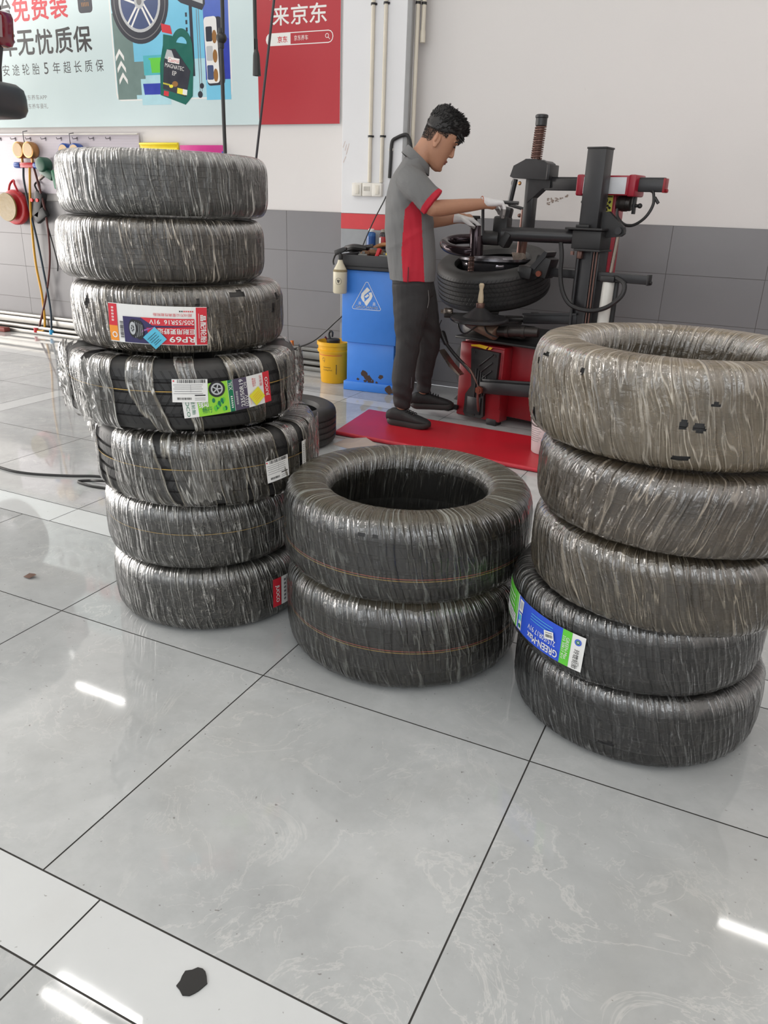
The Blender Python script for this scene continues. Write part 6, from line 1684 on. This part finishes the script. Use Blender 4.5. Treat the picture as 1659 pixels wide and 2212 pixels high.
# ---- shoes
def shoe(heel, direction, z0, L=.292):
    d = Vector((direction[0], direction[1], 0)).normalized(); w = Vector((-d.y, d.x, 0)); H = Vector((heel[0], heel[1], z0))
    U = Sk()
    st = [(.00, .030, .050, .030), (.10, .036, .066, .030), (.25, .038, .072, .028), (.42, .037, .066, .026), (.58, .042, .052, .026), (.74, .045, .040, .026), (.88, .040, .030, .026), (.975, .026, .020, .026)]
    U.loft([(H + d * (L * t) + Vector((0, 0, zb + h * .5)), wd, h * .62, w, (0, 0, 1)) for t, wd, h, zb in st], 22, 2.4, .4)
    up = U.fuse('shoe_upper', [M_shoe], .004, smooth_it=3)
    sm = MB()
    out = []
    N = 40
    for i in range(N):
        a = 2 * PI * i / N
        t = .5 - .5 * math.cos(a)
        hw = np.interp(t, [0, .04, .12, .3, .45, .62, .78, .9, .97, 1], [0, .026, .039, .041, .040, .046, .049, .043, .025, 0])
        out.append((L * (t * 1.05 - .03), math.copysign(1, math.sin(a)) * hw if abs(math.sin(a)) > 1e-6 else 0))
    rows = []
    for k, (zz, sc) in enumerate(((.0, .94), (.006, 1.0), (.022, 1.02), (.034, .97), (.036, .8))):
        for x, y in out:
            toe = .012 * max(0, (x / L - .75) / .25) ** 2; hl = .010 * max(0, (.1 - x / L) / .1)
            X = L * .5 + (x - L * .5) * (1 - (1 - sc) * .4)
            rows.append(H + d * X + w * y * sc + Vector((0, 0, zz + (toe + hl) * (1 if k < 2 else .6))))
    fs = [(k * N + i, k * N + (i + 1) % N, (k + 1) * N + (i + 1) % N, (k + 1) * N + i) for k in range(4) for i in range(N)] + [tuple(range(N - 1, -1, -1)), tuple(range(4 * N, 5 * N))]
    sm.add(rows, fs); so = sm.build('sole', M_sole, up, smooth=50)
    lc = MB()
    for q in (.46, .52, .58, .64):
        b = H + d * (L * q) + Vector((0, 0, .026 + np.interp(q, [.42, .58, .74], [.066, .052, .040]) * 1.02 + .012))
        lc.tube(catmull([b - w * .026 + Vector((0, 0, -.008)), b + Vector((0, 0, .004)), b + w * .026 + Vector((0, 0, -.008))], 4), .0032, 6)
    lc.build('laces', M_shoe, up, smooth=60)
    return up
shoe((-.128, -.070), (.268, -.128), .0235, .285)
shoe((.020, .150), (1, 0.0), .072, .275)

# ---- gloves
def glove(name, wrist, palm_dir, across, up_n, fingers, thumb, Lp=.088):
    """palm slab, knitted cuff, four bent fingers, thumb"""
    d = Vector(palm_dir).normalized(); a = Vector(across); a = (a - d * a.dot(d)).normalized(); nrm = d.cross(a).normalized()
    if nrm.dot(Vector(up_n)) < 0: nrm = -nrm
    W = Vector(wrist)
    S = Sk()
    S.loft([(W - d * .028, .034, .031, a, nrm), (W - d * .005, .031, .026, a, nrm), (W + d * .02, .034, .023, a, nrm), (W + d * .05, .042, .020, a, nrm), (W + d * Lp, .042, .016, a, nrm)], 22, 2.4, .3)
    for off, lens, bends, spread in fingers:
        p = W + d * (Lp - .006) + a * off
        pts = [p - d * .012, p]
        ang = 0.0
        sp = a * spread
        for l, b in zip(lens, bends):
            ang += b
            q = (d * math.cos(ang) - nrm * math.sin(ang) + sp).normalized()
            p = p + q * l
            pts.append(p)
        S.limb(pts, [.0105, .0108, .0100, .0094, .0080][:len(pts)], side=a, n=12, sub=3)
    base, dirs = thumb
    p = W + d * base[0] + a * base[1] - nrm * .004
    pts = [W + d * (base[0] - .012) + a * base[1] * .55, p]
    for (l, u_, v_, w_) in dirs:
        p = p + (d * u_ + a * v_ - nrm * w_).normalized() * l
        pts.append(p)
    S.limb(pts, [.016, .0142, .0120, .0096][:len(pts)], side=nrm, n=12, sub=3)
    NN = np.array(nrm); WW = np.array(W)
    def pk(c): return ((c - WW) @ NN < -.030).astype(int) * (((c - WW) @ np.array(d)) > .05)
    g_ = S.fuse(name, [M_glove, M_glove_d], .0021, smooth_it=2, pick=pk)
    m = MB(); m.tube([W - d * .030 + a * .0345 * math.cos(t * 2 * PI / 24) + nrm * .0315 * math.sin(t * 2 * PI / 24) for t in range(24)], .0022, 6, closed=True)
    m.build('cuff_edge', pm('orange cuff thread', rgb(190, 110, 80), .7), g_)
    return g_
# his right hand lies over the lever, fingers hanging down round it
glove('glove', (.392, -.048, 1.330), (.97, .18, -.02), (.35, 1.0, 0), (0, 0, 1),
      [(.033, (.030, .026, .020), (.75, .75, .35), -.02), (.012, (.034, .029, .022), (.85, .62, .22), -.02), (-.011, (.033, .028, .021), (.95, .55, .15), -.05), (-.032, (.028, .022, .017), (1.05, .5, .1), -.10)],
      ((.048, .044), [(.034, .9, .55, .55), (.028, .75, .1, .75), (.018, .4, -.1, .9)]))
# his left hand rests on the rod knob
glove('glove', (.258, .168, 1.238), (.95, -.22, -.10), (.2, 1.0, 0), (0, 0, 1),
      [(-.033, (.034, .028, .022), (.35, .45, .35), .0), (-.011, (.038, .031, .023), (.38, .42, .3), .0), (.012, (.036, .029, .022), (.45, .45, .3), .03), (.032, (.030, .023, .018), (.5, .5, .3), .08)],
      ((.040, -.044), [(.034, .8, -.55, .35), (.028, .9, .05, .45), (.018, .9, .1, .5)]))
